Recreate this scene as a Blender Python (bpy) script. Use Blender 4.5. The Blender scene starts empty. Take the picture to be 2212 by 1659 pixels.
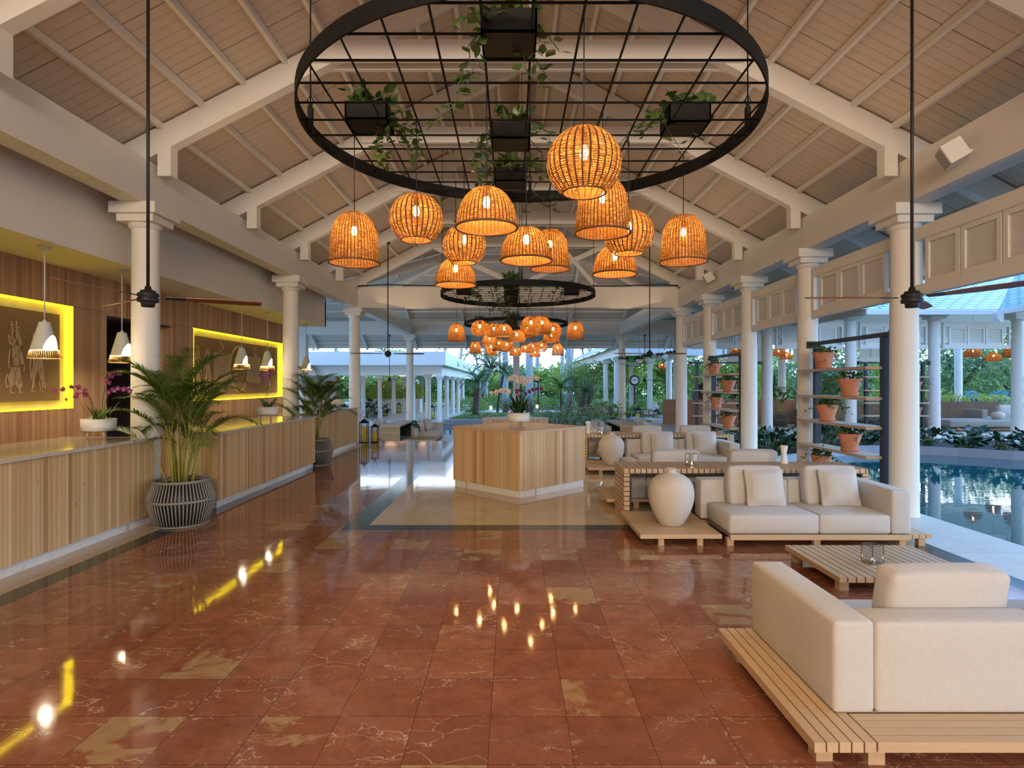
import bpy, math, random
from mathutils import Vector, Matrix
from math import sin, cos, pi, radians as R
random.seed(7)
C = bpy.context.scene.collection
S = bpy.context.scene
# ---------------------------------------------------------------- camera, sky, exposure
cam = bpy.data.objects.new('camera', bpy.data.cameras.new('camera'))
C.objects.link(cam); S.camera = cam
cam.location = (0, 0, 1.7); cam.rotation_euler = (R(90), 0, 0)
cam.data.sensor_width = 36; cam.data.lens = 36*1290/2212
cam.data.clip_start = .05; cam.data.clip_end = 500
S.view_settings.view_transform = 'Standard'; S.view_settings.look = 'None'
S.view_settings.exposure = 0.1; S.view_settings.gamma = 1; S.view_settings.use_curve_mapping = False
S.cycles.use_denoising = True
S.cycles.max_bounces = 7; S.cycles.diffuse_bounces = 4; S.cycles.glossy_bounces = 4
S.cycles.transparent_max_bounces = 12; S.cycles.sample_clamp_indirect = 4; S.cycles.sample_clamp_direct = 0
S.cycles.caustics_reflective = False; S.cycles.caustics_refractive = False
w = bpy.data.worlds.new('World'); S.world = w; w.use_nodes = True
nt = w.node_tree; bg = nt.nodes['Background']
tc = nt.nodes.new('ShaderNodeTexCoord'); sx = nt.nodes.new('ShaderNodeSeparateXYZ'); cr = nt.nodes.new('ShaderNodeValToRGB')
nt.links.new(tc.outputs['Generated'], sx.inputs[0]); nt.links.new(sx.outputs['Z'], cr.inputs[0]); nt.links.new(cr.outputs[0], bg.inputs[0])
e = cr.color_ramp.elements
e[0].position = 0.0; e[0].color = (.36, .58, .85, 1)
e[1].position = .75; e[1].color = (.05, .16, .42, 1)
k = e.new(.12); k.color = (.85, .95, 1, 1)
k = e.new(.3); k.color = (.20, .46, .95, 1)
bg.inputs[1].default_value = WORLD_STRENGTH = 3.4

def light(name, kind, loc, energy, color, rot=(0, 0, 0), size=(1, 1), radius=.1):
    l = bpy.data.lights.new(name, kind); l.energy = energy; l.color = color
    if kind == 'AREA':
        l.shape = 'RECTANGLE'; l.size, l.size_y = size
    else:
        l.shadow_soft_size = radius
    o = bpy.data.objects.new(name, l); C.objects.link(o); o.location = loc; o.rotation_euler = rot
    return o
WARM = (1, .66, .36)
# added fill, not real lamps: two upward rows even out the roof brightness
for y, e_ in ((-1.5, 8), (3.2, 9), (7.8, 8), (12.4, 8), (16.5, 8), (22.5, 22)):
    for sg in (-1, 1):
        light('added_roof_fill', 'AREA', (.2+3.5*sg, y, 4.0), e_, (1, .70, .42), (R(180), R(-12)*sg, 0), (1.6, 3.4))
# added warm fill areas behind the camera, not fittings of the lobby
light('added_rear_fill', 'AREA', (.2, -11.5, 4.9), 1500, (1, .83, .64), (R(74), 0, 0), (7, 1.6))
light('added_overhead_fill', 'AREA', (-1.0, -2.0, 5.3), 130, (1, .86, .70), (R(18), 0, 0), (4, 2))  # second added fill, brightens the near seating from above
# low soft dusk light from the open pond side at right
sun = light('dusk_sun', 'SUN', (20, 10, 10), 5.0, (.34, .63, 1)); sun.data.angle = R(60)
sun.rotation_euler = Vector((-.80, -.10, -.58)).to_track_quat('-Z', 'Y').to_euler()

# ---------------------------------------------------------------- tagging and object helpers
def tag(o, label=None, cat=None, group=None, kind=None):
    if label: o['label'] = label
    if cat: o['category'] = cat
    if group: o['group'] = group
    if kind: o['kind'] = kind
    return o
def thing(name, label, cat, loc=(0, 0, 0), rz=0, group=None):
    o = bpy.data.objects.new(name, None); C.objects.link(o); o.empty_display_size = .1
    o.location = loc; o.rotation_euler = (0, 0, rz)
    return tag(o, label, cat, group)
def kids(o): return [c for c in C.objects if c.parent == o]
def dup(root, loc, rz=None, label=None, group=None, scale=None):
    r = root.copy(); C.objects.link(r); r.location = loc
    if rz is not None: r.rotation_euler = (0, 0, rz)
    if label: r['label'] = label
    if group: r['group'] = group
    if scale: r.scale = (scale,)*3 if not isinstance(scale, tuple) else scale
    for ch in root.children:
        c = ch.copy(); C.objects.link(c); c.parent = r
        for g in ch.children:
            d = g.copy(); C.objects.link(d); d.parent = c
    return r

class MB:
    def __init__(s, M=None):
        s.v = []; s.f = []; s.mi = []; s.sm = []; s.uv = []; s.M = M or Matrix()
    def V(s, pts):
        n = len(s.v); M = s.M
        s.v += [tuple(M @ Vector(p)) for p in pts]
        return n
    def F(s, idx, m=0, sm=False, uv=None):
        s.f.append(tuple(idx)); s.mi.append(m); s.sm.append(sm); s.uv.append(uv)
    def poly(s, pts, m=0, sm=False, uv=None):
        n = s.V(pts); s.F(range(n, n+len(pts)), m, sm, uv)
    def box(s, x0, y0, z0, x1, y1, z1, m=0):
        n = s.V([(x0, y0, z0), (x1, y0, z0), (x1, y1, z0), (x0, y1, z0), (x0, y0, z1), (x1, y0, z1), (x1, y1, z1), (x0, y1, z1)])
        for q in ((0, 3, 2, 1), (4, 5, 6, 7), (0, 1, 5, 4), (1, 2, 6, 5), (2, 3, 7, 6), (3, 0, 4, 7)):
            s.F([n+i for i in q], m)
    def cbox(s, cx, cy, z0, w, d, h, m=0): s.box(cx-w/2, cy-d/2, z0, cx+w/2, cy+d/2, z0+h, m)
    def bar(s, a, b, w, h, m=0, up=(0, 0, 1)):
        a = Vector(a); b = Vector(b); d = (b-a).normalized(); u = Vector(up)
        sd = d.cross(u)
        if sd.length < 1e-4: sd = d.cross(Vector((0, 1, 0)))
        sd.normalize(); u = sd.cross(d).normalized()
        P = []
        for p in (a, b):
            for i, j in ((-1, -1), (1, -1), (1, 1), (-1, 1)): P.append(p+sd*(w/2*i)+u*(h/2*j))
        n = s.V(P)
        for q in ((0, 3, 2, 1), (4, 5, 6, 7), (0, 1, 5, 4), (1, 2, 6, 5), (2, 3, 7, 6), (3, 0, 4, 7)):
            s.F([n+i for i in q], m)
    def tube(s, pts, rad, seg=8, m=0, cap=True):
        pts = [Vector(p) for p in pts]; k = len(pts)
        if not isinstance(rad, (list, tuple)): rad = [rad]*k
        rings = []; ref = None
        for i, p in enumerate(pts):
            d = (pts[min(i+1, k-1)]-pts[max(i-1, 0)])
            d = d.normalized() if d.length > 1e-9 else Vector((0, 0, 1))
            if ref is None: ref = d.cross(Vector((0, 0, 1)))
            if ref.length < 1e-3: ref = d.cross(Vector((1, 0, 0)))
            ref = (ref - d*ref.dot(d)); 
            if ref.length < 1e-5: ref = d.cross(Vector((0, 1, 0)))
            ref.normalize(); b = d.cross(ref)
            rings.append(s.V([p+(ref*cos(2*pi*j/seg)+b*sin(2*pi*j/seg))*rad[i] for j in range(seg)]))
        for i in range(k-1):
            for j in range(seg):
                s.F((rings[i]+j, rings[i]+(j+1) % seg, rings[i+1]+(j+1) % seg, rings[i+1]+j), m, True)
        if cap:
            s.F([rings[0]+j for j in reversed(range(seg))], m); s.F([rings[-1]+j for j in range(seg)], m)
    def lathe(s, prof, seg=32, c=(0, 0, 0), m=0, cap=False, sm=True):
        cx, cy, cz = c; rs = []
        for r, z in prof:
            rs.append(s.V([(cx+r*cos(2*pi*j/seg), cy+r*sin(2*pi*j/seg), cz+z) for j in range(seg)]))
        L = len(prof)-1
        for i in range(L):
            for j in range(seg):
                a, b = j/seg, (j+1)/seg
                s.F((rs[i]+j, rs[i]+(j+1) % seg, rs[i+1]+(j+1) % seg, rs[i+1]+j), m, sm, ((a, i/L), (b, i/L), (b, (i+1)/L), (a, (i+1)/L)))
        if cap:
            s.F([rs[0]+j for j in reversed(range(seg))], m); s.F([rs[-1]+j for j in range(seg)], m)
    def sbox(s, cx, cy, z0, w, d, h, r=.03, n=8, puff=0, m=0, pinch=None, rot=None):
        """soft rounded box; puff swells faces; pinch='x'/'y' = pillow thin along that axis"""
        hx, hy, hz = w/2, d/2, h/2; cz = z0+hz
        idx = {}
        def axis(hh):
            if pinch: return [hh*(2*i/n-1) for i in range(n+1)]
            k = n-4; rr = min(r, hh*.95)
            return [-hh, -hh+rr*.35]+[-(hh-rr)+2*(hh-rr)*i/k for i in range(k+1)]+[hh-rr*.35, hh]
        AX, AY, AZ = axis(hx), axis(hy), axis(hz)
        if not pinch: n = len(AX)-1
        def vert(i, j, k):
            key = (i, j, k)
            if key in idx: return idx[key]
            q = Vector((AX[i], AY[j], AZ[k])); p = Vector((q.x/hx, q.y/hy, q.z/hz))
            inn = Vector((max(-(hx-r), min(hx-r, q.x)), max(-(hy-r), min(hy-r, q.y)), max(-(hz-r), min(hz-r, q.z))))
            dlt = q-inn
            o = inn+dlt.normalized()*r if dlt.length > 1e-6 else q
            if pinch:
                a, b = (p.y, p.z) if pinch == 'x' else (p.x, p.z) if pinch == 'y' else (p.x, p.y)
                fac = (1-.96*abs(a)**3.2)*(1-.96*abs(b)**3.2)
                fac = max(.08, fac)**.6
                sq = 1-.06*((1-a*a)*abs(b)**2+(1-b*b)*abs(a)**2)
                if pinch == 'x': o = Vector((o.x*fac, o.y*sq, o.z*sq))
                elif pinch == 'y': o = Vector((o.x*sq, o.y*fac, o.z*sq))
                else: o = Vector((o.x*sq, o.y*sq, o.z*fac))
            if puff:
                o = Vector((o.x*(1+puff/hx*(1-p.y**2)*(1-p.z**2)*abs(p.x)), o.y*(1+puff/hy*(1-p.x**2)*(1-p.z**2)*abs(p.y)), o.z*(1+puff/hz*(1-p.x**2)*(1-p.y**2)*abs(p.z))))
            if rot: o = rot @ o
            idx[key] = s.V([(o.x+cx, o.y+cy, o.z+cz)])
            return idx[key]
        for a in range(n):
            for b in range(n):
                s.F((vert(a, b, 0), vert(a, b+1, 0), vert(a+1, b+1, 0), vert(a+1, b, 0)), m, True)
                s.F((vert(a, b, n), vert(a+1, b, n), vert(a+1, b+1, n), vert(a, b+1, n)), m, True)
                s.F((vert(a, 0, b), vert(a+1, 0, b), vert(a+1, 0, b+1), vert(a, 0, b+1)), m, True)
                s.F((vert(a, n, b), vert(a, n, b+1), vert(a+1, n, b+1), vert(a+1, n, b)), m, True)
                s.F((vert(0, a, b), vert(0, a, b+1), vert(0, a+1, b+1), vert(0, a+1, b)), m, True)
                s.F((vert(n, a, b), vert(n, a+1, b), vert(n, a+1, b+1), vert(n, a, b+1)), m, True)
    def leaf(s, p, d, L, W, nrm=(0, 0, 1), bend=.15, m=0):
        p = Vector(p); d = Vector(d).normalized(); u = Vector(nrm); sd = d.cross(u)
        if sd.length < 1e-3: sd = d.cross(Vector((1, .3, 0)))
        sd.normalize(); u = sd.cross(d)
        a = p; b = p+d*L*.38+u*L*bend*.3; c = p+d*L*.74+u*L*bend*.1; e = p+d*L-u*L*bend*.4
        n = s.V([a, b+sd*W/2-u*W*.1, b, b-sd*W/2-u*W*.1, c+sd*W*.33, c, c-sd*W*.33, e])
        for q in ((0, 1, 2), (0, 2, 3), (1, 4, 5, 2), (2, 5, 6, 3), (4, 7, 5), (5, 7, 6)): s.F([n+i for i in q], m, True)
    def blade(s, p, d, L, W, droop=.3, m=0, seg=2):
        p = Vector(p); d = Vector(d).normalized(); sd = d.cross(Vector((0, 0, 1)))
        if sd.length < 1e-3: sd = Vector((1, 0, 0))
        sd.normalize(); n0 = None
        for i in range(seg+1):
            t = i/seg; q = p+d*L*t-Vector((0, 0, 1))*droop*L*t*t
            ww = W/2*(1-t)**.6 if i < seg else .0005
            n = s.V([q+sd*ww, q-sd*ww])
            if n0 is not None: s.F((n0, n0+1, n+1, n), m, True)
            n0 = n
    def build(s, name, mats, parent=None, loc=None, rz=0):
        me = bpy.data.meshes.new(name); me.from_pydata(s.v, [], s.f)
        if not isinstance(mats, (list, tuple)): mats = [mats]
        for q in mats: me.materials.append(q)
        me.polygons.foreach_set('material_index', s.mi); me.polygons.foreach_set('use_smooth', s.sm)
        if any(s.uv):
            ul = me.uv_layers.new(name='UVMap'); k = 0; dat = [0.0]*(2*len(ul.data))
            for f, u in zip(s.f, s.uv):
                for i in range(len(f)):
                    if u: dat[2*k], dat[2*k+1] = u[i]
                    k += 1
            ul.data.foreach_set('uv', dat)
        me.update()
        o = bpy.data.objects.new(name, me); C.objects.link(o)
        if parent: o.parent = parent
        if loc: o.location = loc
        if rz: o.rotation_euler = (0, 0, rz)
        return o
def st(o): o['kind'] = 'structure'; return o

# ---------------------------------------------------------------- materials
class NT:
    def __init__(s, name):
        s.m = bpy.data.materials.new(name); s.m.use_nodes = True; s.t = s.m.node_tree
        s.b = s.t.nodes['Principled BSDF']; s.out = s.t.nodes['Material Output']
    def n(s, typ, **kw):
        nd = s.t.nodes.new('ShaderNode'+typ)
        for k, v in kw.items():
            if k[0] == 'i':
                key = int(k[1:]) if k[1:].isdigit() else k[1:]
                if isinstance(key, str): key = key.replace('_', ' ')
                s.set(nd.inputs[key], v)
            else: setattr(nd, k, v)
        return nd
    def set(s, inp, v):
        if isinstance(v, bpy.types.NodeSocket): s.t.links.new(v, inp)
        elif isinstance(v, bpy.types.Node): s.t.links.new(v.outputs[0], inp)
        else:
            try: inp.default_value = v
            except Exception: inp.default_value = (*v, 1)
    def math(s, op, a, b=0, c=0, clamp=False):
        nd = s.t.nodes.new('ShaderNodeMath'); nd.operation = op; nd.use_clamp = clamp
        s.set(nd.inputs[0], a); s.set(nd.inputs[1], b); s.set(nd.inputs[2], c); return nd.outputs[0]
    def mix(s, f, a, b, bt='MIX'):
        nd = s.t.nodes.new('ShaderNodeMix'); nd.data_type = 'RGBA'; nd.blend_type = bt
        s.set(nd.inputs[0], f)
        for i, v in ((6, a), (7, b)):
            if isinstance(v, (tuple, list)) and len(v) == 3: v = (*v, 1)
            s.set(nd.inputs[i], v)
        return nd.outputs[2]
    def ramp(s, f, stops):
        nd = s.t.nodes.new('ShaderNodeValToRGB'); s.set(nd.inputs[0], f)
        el = nd.color_ramp.elements
        for i, (p, c) in enumerate(stops):
            x = el[i] if i < 2 else el.new(p)
            x.position = p; x.color = (*c, 1) if len(c) == 3 else c
        return nd.outputs[0]
    def obj(s): return s.n('TexCoord').outputs['Object']
    def map(s, vec, scale=(1, 1, 1), rot=(0, 0, 0), loc=(0, 0, 0)):
        return s.n('Mapping', iVector=vec, iScale=scale, iRotation=rot, iLocation=loc).outputs[0]
    def noise(s, vec, scale, detail=4, rough=.5, dist=0):
        return s.n('TexNoise', iVector=vec, iScale=scale, iDetail=detail, iRoughness=rough, iDistortion=dist).outputs[0]
    def P(s, **kw):
        for k, v in kw.items(): 
            if isinstance(v, (tuple, list)) and len(v) == 3 and k != 'Normal': v = (*v, 1)
            s.set(s.b.inputs[k.replace('_', ' ')], v)
        return s
    def bump(s, h, strength=.3, dist=.01):
        s.set(s.b.inputs['Normal'], s.n('Bump', iStrength=strength, iDistance=dist, iHeight=h).outputs[0]); return s

def plain(name, col, rough=.6, metal=0, vary=.12, vs=6, bump=0, bs=60, **kw):
    t = NT(name); o = t.obj(); n = t.noise(o, vs)
    dk = tuple(c*(1-vary) for c in col); lt = tuple(min(1, c*(1+vary)) for c in col)
    t.P(Base_Color=t.mix(n, dk, lt), Roughness=rough, Metallic=metal, **kw)
    if bump: t.bump(t.noise(o, bs), bump, .004)
    return t.m
def emis(name, col, strength, rough=.5):
    t = NT(name); t.P(Base_Color=col, Emission_Color=col, Emission_Strength=strength, Roughness=rough); return t.m

WHITE = plain('white_paint', (.74, .70, .64), .55, vary=.04, vs=2, bump=.05, bs=30)
PLASTER = plain('white_plaster', (.72, .68, .62), .8, vary=.05, vs=1.5, bump=.08, bs=40)
BLACK = plain('black_steel', (.012, .012, .013), .5, vary=.3)
IRON = plain('dark_iron', (.008, .007, .006), .65, vary=.4, vs=15, Specular_IOR_Level=.2)
NAVYM = plain('navy_black_steel', (.012, .017, .035), .45, vary=.2)
TERRA = plain('terracotta', (.52, .20, .11), .8, vary=.16, vs=12, bump=.1)
SOIL = plain('soil', (.03, .02, .014), .95, vary=.4, vs=40, bump=.6, bs=60)
VASE = plain('matte_clay', (.56, .51, .44), .85, vary=.07, vs=9, bump=.25, bs=25)
CERAM = plain('white_ceramic', (.72, .69, .64), .35, vary=.03)
CORD = plain('black_cord', (.01, .01, .01), .6)
SHADE_METAL = plain('white_enamel', (.55, .55, .53), .45, vary=.03)
ROPE = plain('grey_rope', (.22, .20, .175), .8, vary=.2, vs=60, bump=.4, bs=200)
GRANITE = plain('planter_stone', (.30, .31, .33), .8, vary=.3, vs=60, bump=.2)
GROUND = plain('garden_ground', (.05, .075, .03), .95, vary=.6, vs=1.5, bump=.5, bs=20)
LAWN = plain('lawn', (.10, .19, .05), .95, vary=.4, vs=2, bump=.8, bs=60)
PETAL_P = plain('purple_petal', (.22, .02, .16), .5, vary=.3, vs=60)
PETAL_R = plain('magenta_petal', (.20, .008, .07), .5, vary=.4, vs=60)
PETAL_W = plain('cream_petal', (.78, .66, .56), .5, vary=.1, vs=60)
YELLOW_C = plain('yellow_candle', (.85, .60, .03), .5, vary=.05)
BLUEP = plain('blue_wicker', (.02, .30, .62), .5)
RATTAN_DK = plain('dark_rattan', (.05, .03, .02), .6)
GOLDW = plain('gold_wire', (.55, .30, .10), .4, metal=.3)
BRASS = plain('aged_brass', (.22, .17, .09), .35, metal=.8)
MULCH = plain('dark_mulch', (.025, .025, .03), .95, vary=.5, vs=30, bump=.8, bs=40)
BARK = plain('brown_bark', (.10, .065, .045), .9, vary=.4, vs=20, bump=.8, bs=30)

def leafmat(name, a, b, rough=.45, trans=.25):
    t = NT(name); g = t.n('NewGeometry')
    col = t.mix(g.outputs['Random Per Island'], a, b)
    t.P(Base_Color=col, Roughness=rough)
    tr = t.n('BsdfTranslucent', iColor=col); mx = t.n('MixShader', i0=trans, i1=t.b.outputs[0], i2=tr.outputs[0])
    t.t.links.new(mx.outputs[0], t.out.inputs[0]); return t.m
L_ARECA = leafmat('areca_leaf', (.07, .15, .02), (.20, .32, .05), .45, .3)
L_POTHOS = leafmat('pothos_leaf', (.03, .08, .015), (.10, .18, .035), .35)
L_DARK = leafmat('dark_leaf', (.008, .03, .012), (.025, .07, .025), .25, .1)
L_GARDEN = leafmat('garden_leaf', (.15, .25, .05), (.42, .50, .12), .55, .35)
L_YEL = leafmat('yellow_green_leaf', (.28, .38, .05), (.62, .66, .14), .5, .4)
L_BLUE = leafmat('blue_green_leaf', (.13, .21, .09), (.32, .42, .20), .55, .3)
L_FLOW = leafmat('flowering_leaf', (.12, .28, .10), (.34, .52, .28), .5, .3)
CULM = leafmat('bamboo_culm', (.10, .09, .05), (.24, .22, .15), .5, 0)
STEMY = plain('yellow_green_stem', (.30, .27, .05), .5, vary=.4, vs=12)
STEMG = plain('green_stem', (.07, .11, .03), .6)

def trunkmat():
    t = NT('palm_trunk'); o = t.obj(); s = t.n('SeparateXYZ', iVector=o)
    wv = t.math('FRACT', t.math('MULTIPLY', s.outputs[2], 7)); rg = t.math('GREATER_THAN', wv, .9)
    c = t.mix(t.noise(o, 4, 6), (.34, .34, .34), (.62, .60, .60)); c = t.mix(rg, c, (.22, .21, .21))
    low = t.math('SUBTRACT', 1.6, s.outputs[2], clamp=True)
    c = t.mix(t.math('MULTIPLY', low, t.math('GREATER_THAN', t.noise(o, 14, 5), .47)), c, (.10, .07, .06))
    t.P(Base_Color=c, Roughness=.85).bump(t.noise(o, 20, 6), .4, .02); return t.m
TRUNK = trunkmat()

def fabric():
    t = NT('linen_fabric'); o = t.obj()
    a = t.noise(t.map(o, (400, 400, 30)), 1, 2); b = t.noise(t.map(o, (30, 30, 500)), 1, 2)
    f = t.math('MULTIPLY', t.math('ADD', a, b), .5)
    t.P(Base_Color=t.mix(f, (.43, .40, .365), (.65, .61, .565)), Roughness=.95, Sheen_Weight=.15)
    t.bump(t.math('ADD', f, t.math('MULTIPLY', t.noise(o, 9, 3), .6)), .5, .006); return t.m
FABRIC = fabric()
def greyfabric():
    t = NT('grey_linen'); o = t.obj(); f = t.noise(o, 150, 2)
    t.P(Base_Color=t.mix(f, (.25, .22, .20), (.36, .33, .30)), Roughness=.95).bump(f, .3, .004); return t.m
GREYFAB = greyfabric()

def oak(name, a, b, axis=0, rough=.45):
    t = NT(name); o = t.obj(); g = t.n('NewGeometry').outputs['Random Per Island']
    sc = [30, 30, 30]; sc[axis] = 1.6
    off = t.n('CombineXYZ', iX=t.math('MULTIPLY', g, 37), iY=t.math('MULTIPLY', g, 13), iZ=g).outputs[0]
    vec = t.n('VectorMath', operation='ADD', i0=t.map(o, tuple(sc)), i1=off).outputs[0]
    n = t.noise(vec, 1, 4, .6)
    c = t.mix(t.math('ADD', t.math('MULTIPLY', n, .7), t.math('MULTIPLY', g, .3)), a, b)
    t.P(Base_Color=c, Roughness=rough).bump(n, .12, .003); return t.m
OAK_X = oak('light_oak_x', (.44, .29, .16), (.62, .44, .27), 0)
OAK_Y = oak('light_oak_y', (.44, .29, .16), (.62, .44, .27), 1)
OAK_Z = oak('light_oak_z', (.42, .27, .15), (.60, .42, .25), 2)
SHELFW = oak('shelf_board', (.36, .24, .16), (.62, .47, .34), 1)
TEAK = oak('teak', (.16, .07, .03), (.32, .15, .07), 2)
FANW = oak('fan_blade_wood', (.13, .045, .018), (.28, .10, .04), 0, .4)

def cladding(name, lo, hi, wdt=.052):
    """vertical pine strips, widths varying, a few knots and grey-green streaks"""
    t = NT(name); tcn = t.n('TexCoord'); o = tcn.outputs['Object']
    nv = t.n('VectorMath', operation='ABSOLUTE', i0=tcn.outputs['Normal']).outputs[0]
    so = t.n('SeparateXYZ', iVector=o); sn = t.n('SeparateXYZ', iVector=nv)
    s = t.math('ADD', t.math('MULTIPLY', so.outputs[0], sn.outputs[1]), t.math('MULTIPLY', so.outputs[1], sn.outputs[0]))
    z = so.outputs[2]
    wob = t.math('MULTIPLY', t.math('SINE', t.math('MULTIPLY', s, 19)), .22)
    u = t.math('ADD', t.math('DIVIDE', s, wdt), wob)
    cell = t.math('FLOOR', u); fr = t.math('FRACT', u)
    rnd = t.n('TexWhiteNoise', noise_dimensions='1D', iW=cell).outputs[0]
    rnd2 = t.n('TexWhiteNoise', noise_dimensions='1D', iW=t.math('ADD', cell, 71.3)).outputs[0]
    vec = t.n('CombineXYZ', iX=t.math('MULTIPLY', s, 45), iY=t.math('MULTIPLY', cell, 3.7), iZ=t.math('MULTIPLY', z, 1.6)).outputs[0]
    gr = t.noise(vec, 1, 5, .65, .6)
    c = t.mix(rnd, lo, hi); c = t.mix(t.math('MULTIPLY', gr, .55), c, tuple(x*.55 for x in lo))
    c = t.mix(t.math('MULTIPLY', t.math('GREATER_THAN', rnd2, .88), .35), c, (.34, .27, .15))
    c = t.mix(t.math('MULTIPLY', t.math('LESS_THAN', rnd2, .07), .6), c, (.30, .10, .05))
    kv = t.n('CombineXYZ', iX=t.math('MULTIPLY', s, 7), iY=0.0, iZ=t.math('MULTIPLY', z, 4)).outputs[0]
    kn = t.n('TexVoronoi', iVector=kv, iScale=1.0).outputs[0]
    c = t.mix(t.math('MULTIPLY', t.math('LESS_THAN', kn, .045), .85), c, (.07, .03, .015))
    gap = t.math('LESS_THAN', fr, .07)
    c = t.mix(t.math('MULTIPLY', gap, .75), c, tuple(x*.22 for x in lo))
    t.P(Base_Color=c, Roughness=.6).bump(t.math('SUBTRACT', t.math('MULTIPLY', gr, .15), gap), .6, .004)
    return t.m
CLAD = cladding('pine_cladding', (.58, .35, .15), (.84, .59, .31))
CLAD_I = cladding('pine_cladding_island', (.62, .40, .19), (.82, .58, .33), .062)
WALLCL = cladding('pine_wall', (.42, .22, .105), (.66, .40, .21), .06)

def boards(name, col, axis, wdt=.14, bumpd=.006):
    """painted tongue and groove boards; axis = coordinate across the boards"""
    t = NT(name); o = t.obj(); s = t.n('SeparateXYZ', iVector=o); u = t.math('DIVIDE', s.outputs[axis], wdt)
    fr = t.math('FRACT', u); cell = t.math('FLOOR', u)
    rnd = t.n('TexWhiteNoise', noise_dimensions='1D', iW=cell).outputs[0]
    gap = t.math('LESS_THAN', fr, t.math('ADD', .03, t.math('MULTIPLY', t.math('GREATER_THAN', rnd, .8), .05)))
    c = t.mix(t.math('MULTIPLY', t.noise(o, 1.5), .4), col, tuple(x*.84 for x in col))
    c = t.mix(t.math('MULTIPLY', rnd, .12), c, tuple(x*.7 for x in col))
    c = t.mix(t.math('MULTIPLY', gap, .85), c, (.05, .035, .025))
    t.P(Base_Color=c, Roughness=.6).bump(t.math('MULTIPLY', gap, -1), .7, bumpd); return t.m
DECK = boards('roof_boards', (.64, .53, .42), 1)
DECKX = boards('roof_boards_hip', (.66, .57, .47), 0, .12)

def marble():
    t = NT('red_marble_tiles'); o = t.obj(); T = .387
    s = t.n('SeparateXYZ', iVector=o)
    u = t.math('DIVIDE', t.math('ADD', s.outputs[0], .109), T); v = t.math('DIVIDE', t.math('SUBTRACT', s.outputs[1], 3.054), T)
    cu, cv = t.math('FLOOR', u), t.math('FLOOR', v); fu, fv = t.math('FRACT', u), t.math('FRACT', v)
    cell = t.n('CombineXYZ', iX=cu, iY=cv, iZ=0.0).outputs[0]
    wn = t.n('TexWhiteNoise', noise_dimensions='3D', iVector=cell); rnd = wn.outputs[0]; rc = wn.outputs[1]
    off = t.n('VectorMath', operation='SCALE', i0=rc, iScale=23.0).outputs[0]
    p = t.n('VectorMath', operation='ADD', i0=o, i1=off).outputs[0]
    big = t.noise(p, 3.2, 6, .62, .6)
    base = t.mix(rnd, (.285, .100, .052), (.42, .168, .090))
    base = t.mix(t.math('MULTIPLY', t.math('SUBTRACT', t.math('MULTIPLY', t.noise(p, 7, 8, .75), 2.2), .55, clamp=True), .75), base, (.15, .050, .028))
    # tan clouds: only in some tiles
    thr = t.math('SUBTRACT', .74, t.math('MULTIPLY', t.math('POWER', t.n('SeparateXYZ', iVector=rc).outputs[1], 5.0), .36))
    cl = t.math('MULTIPLY', t.math('SUBTRACT', big, thr), 14, clamp=True)
    base = t.mix(t.math('MULTIPLY', cl, .85), base, t.mix(t.noise(p, 14, 5), (.30, .17, .075), (.46, .31, .16)))
    # thin pale veins, slanting
    d = t.n('VectorMath', operation='ADD', i0=t.map(p, (1.0, 2.6, 1)), i1=t.n('VectorMath', operation='SCALE', i0=t.n('TexNoise', iVector=p, iScale=3.5, iDetail=5).outputs[1], iScale=.9).outputs[0]).outputs[0]
    vo = t.n('TexVoronoi', feature='DISTANCE_TO_EDGE', iVector=d, iScale=1.9).outputs[0]
    vm = t.math('GREATER_THAN', t.noise(p, 2.4, 3), .53)
    vein = t.math('MULTIPLY', t.math('SUBTRACT', 1, t.math('MULTIPLY', vo, 75), clamp=True), vm)
    base = t.mix(t.math('MULTIPLY', vein, .8), base, (.60, .44, .28))
    vo2 = t.n('TexVoronoi', feature='DISTANCE_TO_EDGE', iVector=t.map(d, (3.1, 2.2, 1), loc=(3, 5, 0)), iScale=1.9).outputs[0]
    v2 = t.math('MULTIPLY', t.math('SUBTRACT', 1, t.math('MULTIPLY', vo2, 70), clamp=True), t.math('GREATER_THAN', t.noise(p, 3.7, 4), .57))
    base = t.mix(t.math('MULTIPLY', v2, .5), base, (.50, .30, .18))
    # chipped pale edges along the joints here and there
    eu = t.math('MINIMUM', fu, t.math('SUBTRACT', 1, fu)); ev = t.math('MINIMUM', fv, t.math('SUBTRACT', 1, fv)); em = t.math('MINIMUM', eu, ev)
    chip = t.math('MULTIPLY', t.math('LESS_THAN', em, t.math('MULTIPLY', t.math('SUBTRACT', t.noise(o, 1.1, 2), .47), .55)), t.math('GREATER_THAN', t.noise(o, 38, 4, .7), .60))
    base = t.mix(t.math('MULTIPLY', chip, .6), base, (.55, .45, .38))
    joint = t.math('LESS_THAN', em, .006)
    base = t.mix(t.math('MULTIPLY', joint, .75), base, (.08, .025, .015))
    t.P(Base_Color=base, Roughness=t.math('ADD', .035, t.math('MULTIPLY', t.noise(o, 5, 4), .05)), Specular_IOR_Level=.5)
    t.bump(t.math('ADD', t.math('MULTIPLY', joint, -1), t.math('MULTIPLY', t.noise(t.map(o, (1.5, 1, 1)), 1.6, 2), 1.2)), .08, .01)
    return t.m
MARBLE = marble()
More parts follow.
